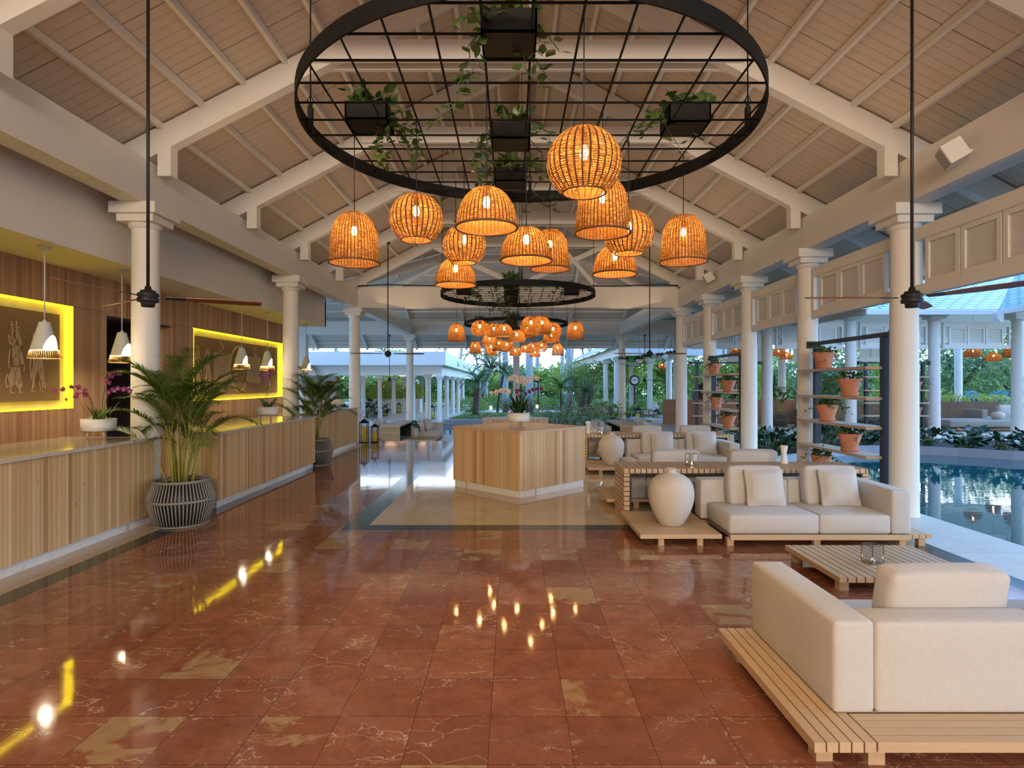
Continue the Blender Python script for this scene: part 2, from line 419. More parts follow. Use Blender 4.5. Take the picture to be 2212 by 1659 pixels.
def stone(name, a, b, vein, rot=0, T=.4, rough=.12, joint=(.3, .24, .16), wav=.8):
    t = NT(name); o = t.obj(); q = t.map(o, rot=(0, 0, R(rot))); s = t.n('SeparateXYZ', iVector=q)
    u = t.math('DIVIDE', s.outputs[0], T); v = t.math('DIVIDE', s.outputs[1], T)
    wn = t.n('TexWhiteNoise', noise_dimensions='3D', iVector=t.n('CombineXYZ', iX=t.math('FLOOR', u), iY=t.math('FLOOR', v), iZ=0.0).outputs[0])
    p = t.n('VectorMath', operation='ADD', i0=q, i1=t.n('VectorMath', operation='SCALE', i0=wn.outputs[1], iScale=9.0).outputs[0]).outputs[0]
    n = t.noise(t.map(p, (1, 3, 1)), 3, 7, .65, .8)
    c = t.mix(t.math('ADD', t.math('MULTIPLY', n, .7), t.math('MULTIPLY', wn.outputs[0], .3)), a, b)
    vo = t.n('TexVoronoi', feature='DISTANCE_TO_EDGE', iVector=t.n('VectorMath', operation='ADD', i0=p, i1=t.n('TexNoise', iVector=p, iScale=4.0).outputs[1]).outputs[0], iScale=2.2).outputs[0]
    c = t.mix(t.math('MULTIPLY', t.math('SUBTRACT', 1, t.math('MULTIPLY', vo, 50), clamp=True), .5), c, vein)
    fu, fv = t.math('FRACT', u), t.math('FRACT', v)
    jt = t.math('LESS_THAN', t.math('MINIMUM', fu, fv), .012)
    c = t.mix(t.math('MULTIPLY', jt, .6), c, joint)
    t.P(Base_Color=c, Roughness=t.math('ADD', rough, t.math('MULTIPLY', t.noise(o, 4), .06))).bump(t.math('SUBTRACT', t.math('MULTIPLY', t.noise(t.map(o, (1, .8, 1)), 1.5, 2), wav), jt), .08, .01); return t.m
BEIGE_D = stone('beige_marble_diagonal', (.50, .35, .17), (.74, .57, .34), (.36, .25, .13), 45, .41, .03, wav=1.6)
BEIGE = stone('beige_marble', (.36, .25, .15), (.56, .43, .28), (.62, .52, .38), 0, .8, .14)
BLACKM = stone('black_marble', (.018, .02, .018), (.05, .055, .045), (.18, .18, .15), 0, .6, .08, joint=(.1, .1, .09))
BEIGE_OUT = stone('travertine_paving', (.42, .38, .33), (.60, .56, .50), (.50, .46, .40), 0, 1.2, .35)
CARR = stone('carrara_plinth', (.60, .57, .54), (.78, .75, .72), (.40, .38, .37), 30, 3.1, .2)
TOPM = stone('counter_marble', (.42, .36, .29), (.66, .59, .50), (.34, .28, .22), 25, 3.3, .07)

def water():
    t = NT('pond_water'); o = t.obj()
    t.P(Base_Color=t.mix(t.noise(o, .5), (.010, .075, .10), (.02, .11, .11)), Roughness=.02, IOR=1.33, Specular_IOR_Level=.8)
    t.bump(t.noise(t.map(o, (.5, 1.5, 1)), 2.2, 3), .10, .02); return t.m
WATER = water()
def glass(name, col=(.9, .9, .88), fac=.88):
    t = NT(name); tr = t.n('BsdfTransparent', iColor=(*col, 1)); gl = t.n('BsdfGlossy', iRoughness=.03)
    mx = t.n('MixShader', i0=fac, i1=gl.outputs[0], i2=tr.outputs[0]); t.t.links.new(mx.outputs[0], t.out.inputs[0]); return t.m
GLASS = glass('clear_glass')

def wicker(name, rows, cols, hole=.30):
    t = NT(name); uv = t.n('TexCoord').outputs['UV']; s = t.n('SeparateXYZ', iVector=uv)
    vv = t.math('MULTIPLY', s.outputs[1], rows); uu = t.math('MULTIPLY', s.outputs[0], cols)
    row = t.math('FLOOR', vv); fv = t.math('FRACT', vv); fu = t.math('FRACT', uu)
    rn = t.n('TexWhiteNoise', noise_dimensions='2D', iVector=t.n('CombineXYZ', iX=row, iY=t.math('FLOOR', uu), iZ=0.0).outputs[0]).outputs[0]
    cell = t.n('TexWhiteNoise', noise_dimensions='1D', iW=t.math('FLOOR', uu)).outputs[0]
    big = t.noise(t.n('CombineXYZ', iX=t.math('MULTIPLY', s.outputs[0], 26), iY=t.math('MULTIPLY', s.outputs[1], 5), iZ=0.0).outputs[0], 1, 2)
    hs = t.math('MULTIPLY', t.math('ADD', hole*.5, t.math('MULTIPLY', rn, hole)), t.math('ADD', .55, t.math('MULTIPLY', big, .9)))
    h1 = t.math('GREATER_THAN', fv, t.math('SUBTRACT', 1, hs))
    h2 = t.math('MULTIPLY', t.math('GREATER_THAN', fu, .20), t.math('LESS_THAN', fu, .88))
    holem = t.math('MULTIPLY', h1, h2)
    rib = t.math('LESS_THAN', fu, .26)
    c = t.mix(rn, (.25, .10, .028), (.46, .22, .065)); c = t.mix(t.math('MULTIPLY', rib, .9), c, (.07, .024, .008))
    c = t.mix(t.math('MULTIPLY', t.math('GREATER_THAN', big, .58), .5), c, (.16, .06, .02))
    df = t.n('BsdfDiffuse', iColor=c); tr = t.n('BsdfTranslucent', iColor=c)
    a = t.n('MixShader', i0=t.math('SUBTRACT', .13, t.math('MULTIPLY', rib, .12)), i1=df.outputs[0], i2=tr.outputs[0])
    tp = t.n('BsdfTransparent'); f = t.n('MixShader', i0=holem, i1=a.outputs[0], i2=tp.outputs[0])
    t.t.links.new(f.outputs[0], t.out.inputs[0]); return t.m
WICK_G = wicker('wicker_globe', 44, 30, .42)
WICK_B = wicker('wicker_bell', 46, 46, .26)
RIM = plain('wicker_rim', (.13, .05, .02), .7, vary=.3, vs=30)
BULB = emis('warm_bulb', (1, .62, .22), 430)
BULB2 = emis('cone_bulb', (1, .80, .52), 300)
LED = emis('yellow_led_strip', (1, .76, .01), 4.5)
FLAME = emis('tea_light_flame', (1, .62, .25), 40)
BOWLGLOW = emis('bowl_lamp_glow', (1, .62, .42), 1.6)
PATHGLOW = emis('path_light_glow', (1, .75, .5), 14)
CARVED = plain('carved_panel', (.22, .125, .05), .8, vary=.25, vs=50, bump=.5, bs=120)
CARVED2 = plain('carved_relief', (.42, .30, .16), .8, vary=.15, vs=30)
CONCRETE = plain('recess_concrete', (.34, .30, .20), .85, vary=.25, vs=5, bump=.2)
DARKDOOR = plain('dark_stained_door', (.045, .022, .012), .5, vary=.3, vs=10)
def shingles():
    t = NT('roof_shingles'); uv = t.n('TexCoord').outputs['UV']
    b = t.n('TexBrick', iVector=uv, iScale=1.0, iColor1=(.36, .52, .62, 1), iColor2=(.62, .74, .80, 1), iMortar=(.05, .08, .12, 1))
    b.inputs['Mortar Size'].default_value = .03; b.inputs['Brick Width'].default_value = .42; b.inputs['Row Height'].default_value = .2
    t.P(Base_Color=b.outputs[0], Roughness=.4).bump(b.outputs[1], -.8, .03); return t.m
SHINGLE = shingles()
# ---------------------------------------------------------------- the hall: floor, roof, beams, columns
CX, RIDGE, PITCH, HALF = .2, 7.48, .52, 7.4
EAVE = RIDGE-PITCH*HALF; BAY = 2.565; LOW = -.42; STEP = 17.8
def rh(x): return RIDGE-PITCH*abs(x-CX)
m = MB()
def rect(x0, x1, y0, y1, mi, z=0): m.poly([(x0, y0, z), (x1, y0, z), (x1, y1, z), (x0, y1, z)], mi)
rx0, rx1, ry0, ry1 = -2.0, 2.26, 6.94, 13.1; ix0, ix1, iy0, iy1 = -1.72, 1.98, 7.2, 12.82
rect(-7.6, -4.12, -14, STEP, 1); rect(-4.12, -3.9, -14, STEP, 2)
rect(-3.9, rx0, -14, STEP, 0); rect(rx1, 4.22, -14, STEP, 0); rect(rx0, rx1, -14, ry0, 0); rect(rx0, rx1, ry1, STEP, 0)
rect(rx0, rx1, ry0, iy0, 2); rect(rx0, rx1, iy1, ry1, 2); rect(rx0, ix0, iy0, iy1, 2); rect(ix1, rx1, iy0, iy1, 2)
rect(ix0, ix1, iy0, iy1, 3)
rect(4.22, 4.42, -14, STEP, 2); rect(4.42, 5.36, -14, STEP, 4)
m.box(-16, STEP-.001, LOW, 5.36, STEP, -.001, 2)
m.box(-7.6, -14.2, -.9, 5.36, STEP-.002, -.003, 1)
FLOOR = st(m.build('floor', [MARBLE, BEIGE, BLACKM, BEIGE_D, BEIGE_OUT]))
m = MB()
m.box(-22, STEP, LOW-.3, 5.36, 24.9, LOW); m.box(-22, 24.9, LOW-.3, -3.7, 70, LOW); m.box(3.4, 24.9, LOW-.3, 12, 34, LOW)
st(m.build('floor_terrace', BEIGE_OUT))
# roof boards
def roofplane(name, pts, mat, t=.09):
    m = MB(); n = len(pts); top = [(x, y, z+t) for x, y, z in pts]
    m.poly(pts); m.poly(list(reversed(top)))
    for i in range(n):
        j = (i+1) % n; m.poly([pts[j], pts[i], top[i], top[j]])
    return st(m.build(name, mat))
WL, WR, YE, YR, YV = -13, 9.2, 30.2, 22.8, 15.4
xl, xr = CX-HALF, CX+HALF
roofplane('ceiling_left', [(xl, -14, EAVE), (CX, -14, RIDGE), (CX, YR, RIDGE), (xl, YV, EAVE)], DECK)
roofplane('ceiling_right', [(xr, -14, EAVE), (xr, YV, EAVE), (CX, YR, RIDGE), (CX, -14, RIDGE)], DECK)
roofplane('ceiling_back', [(WL, YE, EAVE), (WL, YR, RIDGE), (WR, YR, RIDGE), (WR, YE, EAVE)], DECKX)
roofplane('ceiling_wing_left', [(WL, YV, EAVE), (xl, YV, EAVE), (CX, YR, RIDGE), (WL, YR, RIDGE)], DECKX)
roofplane('ceiling_wing_right', [(WR, YV, EAVE), (WR, YR, RIDGE), (CX, YR, RIDGE), (xr, YV, EAVE)], DECKX)
# purlins
for sgn in (-1, 1):
    for i in range(13):
        d = .45+.53*i
        if d > HALF-.1: break
        x = CX+sgn*d; z = rh(x)-.04; ye = YR-d if d < HALF else YV
        m = MB(); m.bar((x, -14, z), (x, ye, z), .055, .08); st(m.build('roof_purlin', WHITE))
for i in range(12):
    y = YE-.35-.6*i
    if y < YR: break
    z = EAVE+PITCH*(YE-y)-.04; m = MB(); m.bar((WL, y, z), (WR, y, z), .05, .07); st(m.build('roof_purlin', WHITE))
for k in range(-5, 4):
    x = CX+2.5*k; m = MB(); m.bar((x, YR, RIDGE-.13), (x, YE, EAVE-.13), .09, .2); st(m.build('eave_rafter', WHITE))
for gx, gn in ((WR-.06, 'wall_gable_right'), (WL, 'wall_gable_left')):
    m = MB(); m.poly([(gx, YV, EAVE), (gx, YE, EAVE), (gx, YR, RIDGE)]); m.poly([(gx+.06, YV, EAVE), (gx+.06, YR, RIDGE), (gx+.06, YE, EAVE)]); m.box(gx, YV, EAVE-.12, gx+.06, YE, EAVE); st(m.build(gn, WHITE))
m = MB(); m.box(WL, YE-.02, EAVE-.13, WR, YE+.05, EAVE+.1); st(m.build('eave_fascia', WHITE))
# rafter trusses
for k in range(-5, 9):
    y = 2.57*k if k < 7 else 17.97 if k == 7 else 20.4
    tr = tag(thing('roof_truss', None, None, (CX, y, 0)), kind='structure')
    ext = HALF-.1 if k < 6 else (YR-y+.3 if False else HALF-.1 if k < 6 else 5.2)
    for sgn in (-1, 1):
        m = MB(); p0 = (0, 0, RIDGE-.2); p1 = (sgn*ext, 0, RIDGE-.2-PITCH*ext); m.bar(p0, p1, .15, .3)
        m.build('rafter', WHITE, tr)
        m = MB(); x = sgn*4.73; m.box(min(x, x-sgn*.17), -.08, 4.36, max(x, x-sgn*.17), .08, 4.86); m.build('rafter_block', WHITE, tr)
    m = MB(); xe = 2.75; m.box(-xe, -.14, 5.8, xe, -.08, 6.07); m.box(-xe, .08, 5.8, xe, .14, 6.07); m.build('collar_tie', WHITE, tr)
    m = MB(); m.box(-.07, -.06, 5.8, .07, .06, RIDGE-.1); m.build('king_post', WHITE, tr)
    if k == 7:
        for sgn in (-1, 1):
            m = MB(); m.bar((sgn*.1, 0, 4.7), (sgn*2.6, 0, 5.85), .09, .14); m.bar((sgn*2.3, 0, 4.65), (sgn*1.3, 0, 5.8), .08, .12); m.build('brace', WHITE, tr)
m = MB(); m.box(CX-.06, -14, RIDGE-.32, CX+.06, YR, RIDGE-.02); st(m.build('ridge_beam', WHITE))
for sgn in (-1, 1):  # valley rafters
    m = MB(); m.bar((CX, YR, RIDGE-.18), (CX+sgn*HALF, YV, EAVE-.18), .1, .26); st(m.build('valley_rafter', WHITE))
# beams
def beam(name, x0, x1, y0, y1, z0=3.98, z1=4.53):
    m = MB(); m.box(x0, y0, z0, x1, y1, z1)
    e = .02; 
    return st(m.build(name, WHITE))
beam('beam_left', -4.87, -4.6, -14, 27.85); beam('beam_right', 4.96, 5.24, -14, 27.85)
beam('beam_cross', -4.6, 4.96, 17.84, 18.1, 3.98, 4.6)
beam('beam_back', -10, 9.2, 27.57, 27.83, 3.98, 4.6)
m = MB(); m.tube([(-4.6, 17.8, 4.62), (-3.8, 17.8, 4.66), (-2, 17.8, 4.63), (.5, 17.8, 4.63), (3, 17.8, 4.62), (4.5, 17.8, 4.66), (4.95, 17.8, 4.63)], .018, 6)
tag(m.build('roof_cable', CORD), 'thin black cable lying along the top of the first white cross beam', 'cable')
# scarf joint plates on the beams
for y in (7.75, 12.8):
    for x, s in ((-4.6, 1), (4.96, -1)):
        pass

cmb = MB()
cmb.lathe([(.172, 0), (.168, 1.2), (.158, 3.7)], 40)
cap = MB(); cap.lathe([(.158, 3.68), (.19, 3.70), (.19, 3.74), (.2, 3.75)], 40)
cap.cbox(0, 0, 3.75, .46, .46, .09); cap.cbox(0, 0, 3.84, .58, .58, .14)
col_protos = {}
def column(x, y, label, low=False, group='white round columns of the hall'):
    t = thing('column', label, 'column', (x, y, LOW if low else 0), 0, group); t['kind'] = 'structure'
    if not col_protos:
        col_protos['s'] = cmb.build('shaft', WHITE, t).data; col_protos['c'] = cap.build('capital', WHITE, t).data
        return t
    for n, d in (('shaft', 's'), ('capital', 'c')):
        o = bpy.data.objects.new(n, col_protos[d]); C.objects.link(o); o.parent = t
    if low: t.scale = (1, 1, (3.98-LOW)/3.98)
    return t
LXC, RXC = -4.735, 5.1
for y, lb in ((7.72, 'white round column between the first reception counter and the large potted palm'), (12.78, 'white round column between the middle and far reception counters'), (17.97, 'white round column at the end of the far reception counter beside the two lanterns')):
    column(LXC, y, lb)
column(LXC, 27.7, 'white round column behind the far left sofa, carrying the back beam', True)
for y, lb in ((7.77, 'nearest white column on the pond side, right beside the black fan rod'), (10.3, 'white column on the pond side behind the left end of the first pot shelf'), (12.85, 'white column on the pond side at the right end of the second pot shelf'),
              (15.4, 'white column on the pond side behind the second pot shelf'), (17.97, 'last white column on the pond side before the step down to the terrace')):
    column(RXC, y, lb)
column(5.1, 27.7, 'white round column at the right corner of the open back eave', True)
column(7.65, 27.7, 'white round column right of the back corner column, by the carved benches', True)
m = MB(); m.box(CX-.15, 27.6, LOW, CX+.15, 27.8, 3.98); t = thing('column', 'plain square post in the middle of the open back, behind the white orchids', 'column', (0, 0, 0), 0, 'back posts'); t['kind'] = 'structure'; m.build('shaft', WHITE, t)
m = MB(); m.box(-10, 27.5, LOW, -9.5, 27.9, 3.98); st(m.build('wall_pier', WHITE))

# ---------------------------------------------------------------- left: bulkhead, soffit, clad wall
m = MB(); m.box(-5.32, -14, 3.298, -5.2, 16.7, 4.68); m.box(-7.2, 16.6, 3.3, -5.2, 16.7, 4.0); st(m.build('wall_bulkhead', PLASTER))
m = MB(); m.box(-6.4, -14, 3.3, -5.321, 16.59, 3.36); m.box(-7.4, -14, 3.36, -6.3, 16.7, 3.42); st(m.build('ceiling_reception', PLASTER))
XW = -6.17; D0 = 9.09; D1 = 10.86; A0, A1, AZ0, AZ1 = 3.6, 8.4, 1.36, 2.79; B0, B1 = 11.57, 16.06
m = MB()
for y0, y1, z0, z1 in ((-14, 9.09, 2.79, 3.3), (9.09, 16.6, 2.79, 3.3), (D0, D1, 2.745, 2.79), (-14, A0, 0, 2.785), (A0, A1, 0, AZ0), (A1, D0, 0, 2.785), (D1, B0, 0, 2.785), (B0, B1, 0, AZ0), (B1, 16.6, 0, 2.785)):
    m.box(XW-.3, y0, z0, XW, y1, z1)
st(m.build('wall_left', WALLCL))
m = MB();  m.box(-9.5, D0-.2, 0, -6.48, D0-.05, 2.9); m.box(-9.5, D1+.03, 0, -6.48, D1+.15, 2.9); m.box(-9.5, D0-.2, 2.8, -6.48, D1+.15, 2.9); m.box(-8.6, D0-.1, 0, -8.5, D1+.1, 2.9)
st(m.build('wall_backroom', DARKDOOR))
t = thing('door', 'dark stained panelled wooden door standing inside the reception doorway', 'door', (-7.9, D0+.1, 0)); t['kind'] = 'structure'; t.name = 'door_1'
m = MB(); m.box(-.06, 0, 0, 0, 1.6, 2.1)
for z in (.2, .85, 1.5):
    for y in (.15, .85): m.box(0, y, z, .02, y+.6, z+.5)
dpn = m.build('door_panel', plain('dark_wood', (.05, .022, .012), .45, vary=.3), t)
m = MB(); m.tube([(0.03, .1, 1.02), (.07, .1, 1.02), (.07, .22, 1.02)], .012); m.build('handle', BLACK, dpn)
def ribbon(m, pts, w, x, closed=False, t=.006):
    """raised stroke in the wall plane; pts are (y, z)"""
    if closed: pts = pts+[pts[0]]
    for (a, b), (c, d) in zip(pts, pts[1:]):
        L = math.hypot(c-a, d-b)
        if L < 1e-5: continue
        ny, nz = -(d-b)/L*w/2, (c-a)/L*w/2
        n = m.V([(x, a+ny, b+nz), (x, c+ny, d+nz), (x, c-ny, d-nz), (x, a-ny, b-nz), (x+t, a+ny*.7, b+nz*.7), (x+t, c+ny*.7, d+nz*.7), (x+t, c-ny*.7, d-nz*.7), (x+t, a-ny*.7, b-nz*.7)])
        for q in ((4, 5, 6, 7), (0, 1, 5, 4), (1, 2, 6, 5), (2, 3, 7, 6), (3, 0, 4, 7)): m.F([n+i for i in q])
def plate(m, pts, x, t=.006):
    n = m.V([(x+t, a, b) for a, b in pts]+[(x, a, b) for a, b in pts]); k = len(pts)
    m.F([n+i for i in range(k)])
    for i in range(k): j = (i+1) % k; m.F((n+i, n+k+i, n+k+j, n+j))
def arc(cy, cz, ry, rz, a0, a1, n=14): return [(cy+ry*cos(R(a0+(a1-a0)*i/n)), cz+rz*sin(R(a0+(a1-a0)*i/n))) for i in range(n+1)]
# etched figure drawn in a unit frame (0..1 wide, 0..1 high), then placed
FIG1 = {'fill': [[(.28, .60), (.42, .66), (.60, .62), (.78, .42), (.66, .40), (.60, .50), (.56, .38), (.34, .38)], [(.30, .36), (.60, .36), (.70, .10), (.56, .06), (.40, .14), (.24, .08), (.12, .22)],
                 [(.12, .80), (.24, .70), (.44, .70), (.30, .64), (.18, .68)], [(.44, .86), (.56, .84), (.72, .66), (.60, .68)]],
        'line': [[(.28, .98), (.32, .86)], [(.46, .99), (.50, .86)], [(.22, .94), (.34, .90)], [(.24, .90), (.36, .86)], [(.40, .94), (.58, .90)], [(.42, .90), (.60, .86)], [(.30, .86), (.46, .86), (.48, .76), (.38, .70), (.28, .78), (.30, .86)],
                 [(.12, .80), (.26, .74)], [(.20, .60), (.14, .38), (.22, .34)], [(.66, .58), (.80, .34), (.74, .30)], [(.10, .26), (.02, .18), (.08, .08), (.20, .12)], [(.20, .10), (.26, .01), (.38, .01)], [(.62, .08), (.58, .01), (.74, .02)],
                 [(.34, .60), (.52, .44)], [(.30, .50), (.58, .52)], [(.30, .34), (.22, .12)], [(.44, .34), (.46, .14)], [(.56, .34), (.62, .12)]]}
FIG2 = {'fill': [[(.20, .66), (.50, .70), (.80, .56), (.92, .20), (.66, .24), (.60, .50), (.50, .28), (.20, .24), (.30, .46)], [(.34, .94), (.60, .90), (.78, .66), (.56, .70), (.58, .84)]],
        'line': [[(.26, .80), (.30, .94), (.50, .98), (.70, .90), (.80, .66)], [(.26, .80), (.24, .74), (.34, .70)], [(.40, .86), (.50, .82), (.46, .72)], [(.18, .64), (.12, .40), (.20, .22)], [(.30, .24), (.22, .04), (.42, .02)], [(.62, .24), (.70, .06), (.92, .02)],
                 [(.44, .44), (.30, .08)], [(.60, .44), (.84, .08)], [(.78, .5), (.9, .1)], [(.90, .20), (1.0, .14), (.96, .06)], [(.3, .6), (.5, .5), (.74, .52)]]}
def figure(m, F, y0, z0, w, h, x, lw=.018, fill=True):
    if fill:
        for p in F['fill']: plate(m, [(y0+a*w, z0+b*h) for a, b in p], x)
    for p in F['line']: ribbon(m, [(y0+a*w, z0+b*h) for a, b in p], lw, x+.002)
for (y0, y1, nm) in ((A0, A1, 0), (B0, B1, 1)):
    t = thing('wall_relief_panel', ('square carved brown panel with two robed figures glowing yellow at its edges' if nm == 0 else 'wide carved brown panel with oval medallion and flower motifs, edged in yellow light'), 'wall panel', (0, 0, 0), 0, 'lit relief panels behind the reception counters')
    m = MB(); m.box(-6.36, y0, AZ0, -6.29, y1, AZ1); m.build('backing', CONCRETE, t)
    for nmb, bx in (('light_strip', (-6.29, y1-.02, AZ0+.0, XW-.003, y1-.001, AZ1)), ('light_strip', (-6.285, y0+.0, AZ1-.02, XW-.02, y1-.02, AZ1-.001)), ('light_strip', (-6.285, y0, AZ0+.001, XW-.02, y1-.02, AZ0+.018)), ('light_strip', (-6.29, y0+.001, AZ0, XW-.003, y0+.02, AZ1))):
        m = MB(); m.box(*bx); m.build(nmb, LED, t)
    m = MB(); p0, p1 = (y0+.17, y1-.17) if nm == 0 else (y0+.05, y1-.2)
    m.box(-6.29, p0, 1.475, -6.235, p1, 2.655); slab = m.build('carved_slab', CARVED, t)
    m = MB(); x = -6.235
    if nm == 0:
        figure(m, FIG1, 7.34, 1.58, .37, .92, x, .013); figure(m, FIG2, 7.69, 1.58, .29, .82, x, .013)
        for i in range(3): ribbon(m, arc(7.51+.03*i, 2.10+.06*i, .018, .028, 0, 360, 10), .006, x+.006)
        figure(m, FIG2, 5.4, 1.56, .6, .8, x, .016); figure(m, FIG1, 6.3, 1.56, .6, .9, x, .016)
        m.build('figure_relief', CARVED2, slab)
        k = MB()
        for F, a, b, ww, hh in ((FIG1, 7.34, 1.58, .37, .92), (FIG2, 7.69, 1.58, .29, .82)):
            random.seed(3)
            for i in range(26):
                yy = a+ww*random.uniform(.2, .75); zz = b+hh*random.uniform(.1, .6); dy = random.uniform(-.04, .04); dz = random.uniform(.05, .14)
                ribbon(k, [(yy, zz), (yy+dy*.5, zz+dz*.6), (yy+dy, zz+dz)], .007, x+.006, t=.002)
        k.build('incised_lines', CARVED, slab)
    else:
        plate(m, [(12.49, 1.76), (13.25, 1.76), (13.25, 2.37), (12.49, 2.37)], x, .003); plate(m, [(14.04, 1.72), (14.8, 1.72), (14.8, 2.35), (14.04, 2.35)], x, .003)
        m.build('square_relief', CARVED2, slab); m = MB()
        ribbon(m, arc(13.64, 2.04, .45, .50, 0, 360, 48), .06, x+.004, t=.01); m.build('medallion_ring', CARVED2, slab); m = MB()
        figure(m, FIG1, 11.7, 1.58, .36, .9, x, .014); figure(m, FIG2, 12.05, 1.58, .34, .85, x, .014); figure(m, FIG2, 13.35, 1.68, .28, .65, x+.004, .012, False); figure(m, FIG1, 13.65, 1.66, .28, .7, x+.004, .012, False); figure(m, FIG2, 15.0, 1.58, .4, .85, x, .014)
        random.seed(5)
        for cy in (12.8, 14.5):
            for cz in (2.46, 2.12, 1.82):
                for i in range(16):
                    a = random.uniform(0, 2*pi); r0 = random.uniform(.02, .08); r1 = r0+random.uniform(.04, .10)
                    ribbon(m, [(cy+r0*cos(a), cz+r0*sin(a)), (cy+r1*cos(a+.3), cz+r1*sin(a+.3))], .014, x+.004)
        m.build('figure_relief', plain('relief_line', (.46, .33, .18), .8), slab)

# the end walls that close the place behind and beside the camera
m = MB(); m.box(-7.3, -14.2, 0, 5.3, -14.0, 7.4); st(m.build('wall_back', PLASTER))
m = MB(); m.box(-22, 44, LOW, -13, 44.2, 3.2); m.box(-17.8, 30, LOW, -10.6, 30.2, 3.0); st(m.build('wall_courtyard', WHITE))

# ---------------------------------------------------------------- reception counters
def counter(label, xf, y0, y1, dep, near=True):
    t = thing('reception_counter', label, 'counter', (xf, y0, 0), 0, 'pine reception counters')
    L = y1-y0
    m = MB(); m.box(-dep, .0, .1, 0, L, 1.012); m.build('cladding', CLAD, t)
    m = MB(); m.box(-dep-.05, -.02, 1.012, .025, L+.02, 1.047); m.build('countertop', TOPM, t)
    m = MB(); m.box(-dep+.05, .03, 0, -.035, L-.03, .1); m.build('plinth', CARR, t)
    return t
counter('nearest pine-clad reception counter with marble top, below the figure panel', -4.42, 3.3, 7.38, 1.05)
counter('middle pine-clad reception counter between the two potted palms', -4.02, 8.15, 12.2, .95)
counter('far pine-clad reception counter behind the second potted palm', -4.34, 13.2, 16.75, .9)

def louver(label, group):
    t = thing('louvered_transom', label, 'louvered panel', (0, 0, 0), 0, group)
    L = 2.12; z0, z1 = 2.81, 3.66
    m = MB(); m.box(-L/2, -.05, z1-.16, L/2, .05, z1); m.box(-L/2, -.05, z0, L/2, .05, z0+.13); m.box(-L/2, -.05, z0+.13, -L/2+.05, .05, z1-.16); m.box(L/2-.05, -.05, z0+.13, L/2, .05, z1-.16)
    m.build('frame', WHITE, t)
    pw = .56; x = -L/2+.19
    for i in range(3):
        xa = x+i*(pw+.025)
        m = MB(); m.box(xa, -.03, z0+.13, xa+.06, .03, z1-.16); m.box(xa+pw-.06, -.03, z0+.13, xa+pw, .03, z1-.16)
        m.box(xa+.06, -.03, z0+.13, xa+pw-.06, .03, z0+.19); m.box(xa+.06, -.03, z1-.22, xa+pw-.06, .03, z1-.16)
        k = 15
        for j in range(k):
            z = z0+.20+j*(z1-z0-.42)/(k-1); 
            m.bar((xa+.055, 0, z), (xa+pw-.055, 0, z), .040, .009, up=(0, -.86, .51))
        m.build('louver_panel', WHITE, t)
    return t
G = 'louvered panels between the pond side columns'
lv = louver('louvered white panel at the far right above the pond, nearest of its row', G); lv.location = (RXC+.02, 6.5, 0); lv.rotation_euler = (0, 0, R(90))
for y, lb in ((9.03, 'louvered white panel between the two nearest pond side columns, behind the fan'), (11.58, 'third louvered white panel from the right, over the opening with the bell lamps'), (14.12, 'louvered white panel above the second pot shelf'), (16.68, 'farthest small louvered white panel of the hall side row')):
    dup(lv, (RXC+.02, y, 0), R(90), lb)
G2 = 'louvered panels of the back wing'
for x, lb in ((6.75, 'louvered panel of the back wing seen left of the third column'), (9.4, 'louvered panel of the back wing seen above the hanging wicker lamps'), (12.05, 'louvered panel of the back wing behind the first pot shelf'), (14.68, 'louvered panel of the back wing over the daybed lounge at far right'), (17.3, 'louvered panel of the back wing at the right picture edge')):
    dup(lv, (x, 18.9, 0), 0, lb, G2)
for x, lb in ((13.6, 'shaded louvered panel deep inside the back wing behind the daybed'), (16.6, 'shaded louvered panel deep inside the back wing at the right edge'), (10.6, 'shaded louvered panel deep inside the back wing left of the daybed')):
    dup(lv, (x, 27.0, -.1), 0, lb, 'inner louvered panels of the back wing')

# ---------------------------------------------------------------- pond and the wings round it
m = MB(); m.box(5.36, -14, -.9, 5.40, 18.3, -.012); m.box(5.40, -14, -.95, 24, 18.3, -.9); st(m.build('floor_pond_basin', GRANITE))
EDGE0 = [(5.42, 12.6), (6.2, 13.4), (7.0, 13.9), (7.7, 14.7), (8.8, 15.4), (10.2, 15.6), (11.2, 15.0), (12.0, 14.3), (13.2, 13.7), (15.5, 13.4), (22, 13.2)]
m = MB(); m.poly([(5.40, -14, -.12), (22, -14, -.12)]+[(x, y+.01, -.12) for x, y in reversed(EDGE0)]); o = m.build('pond_water', WATER); tag(o, 'dark blue green still pond water beside the hall', 'water', kind='stuff')
edge = [(5.42, 12.6), (6.2, 13.4), (7.0, 13.9), (7.7, 14.7), (8.8, 15.4), (10.2, 15.6), (11.2, 15.0), (12.0, 14.3), (13.2, 13.7), (15.5, 13.4), (22, 13.2)]
m = MB(); top = .09
for (a, b), (c, d) in zip(edge, edge[1:]):
    m.poly([(a, b, -.9), (c, d, -.9), (c, d, top), (a, b, top)])
n = 0
bk = [(x, y+.22) for x, y in edge]
for i in range(len(edge)-1):
    a, b, c, d = edge[i], edge[i+1], bk[i+1], bk[i]
    m.poly([(*a, top), (*b, top), (*c, top), (*d, top)]); m.poly([(*bk[i], top), (*bk[i+1], top), (*bk[i+1], -.5), (*bk[i], -.5)])
st(m.build('wall_planter_kerb', GRANITE))
m = MB()
for i in range(len(bk)-1): m.poly([(*bk[i], -.02), (*bk[i+1], -.02), (bk[i+1][0], 18.2, -.02), (bk[i][0], 18.2, -.02)])
st(m.build('ground_planter', SOIL))
m = MB(); m.box(5.36, 18.2, -.5, 26, 30, 0); st(m.build('floor_back_wing', BEIGE_OUT))
wing = 'white round columns of the back wing'
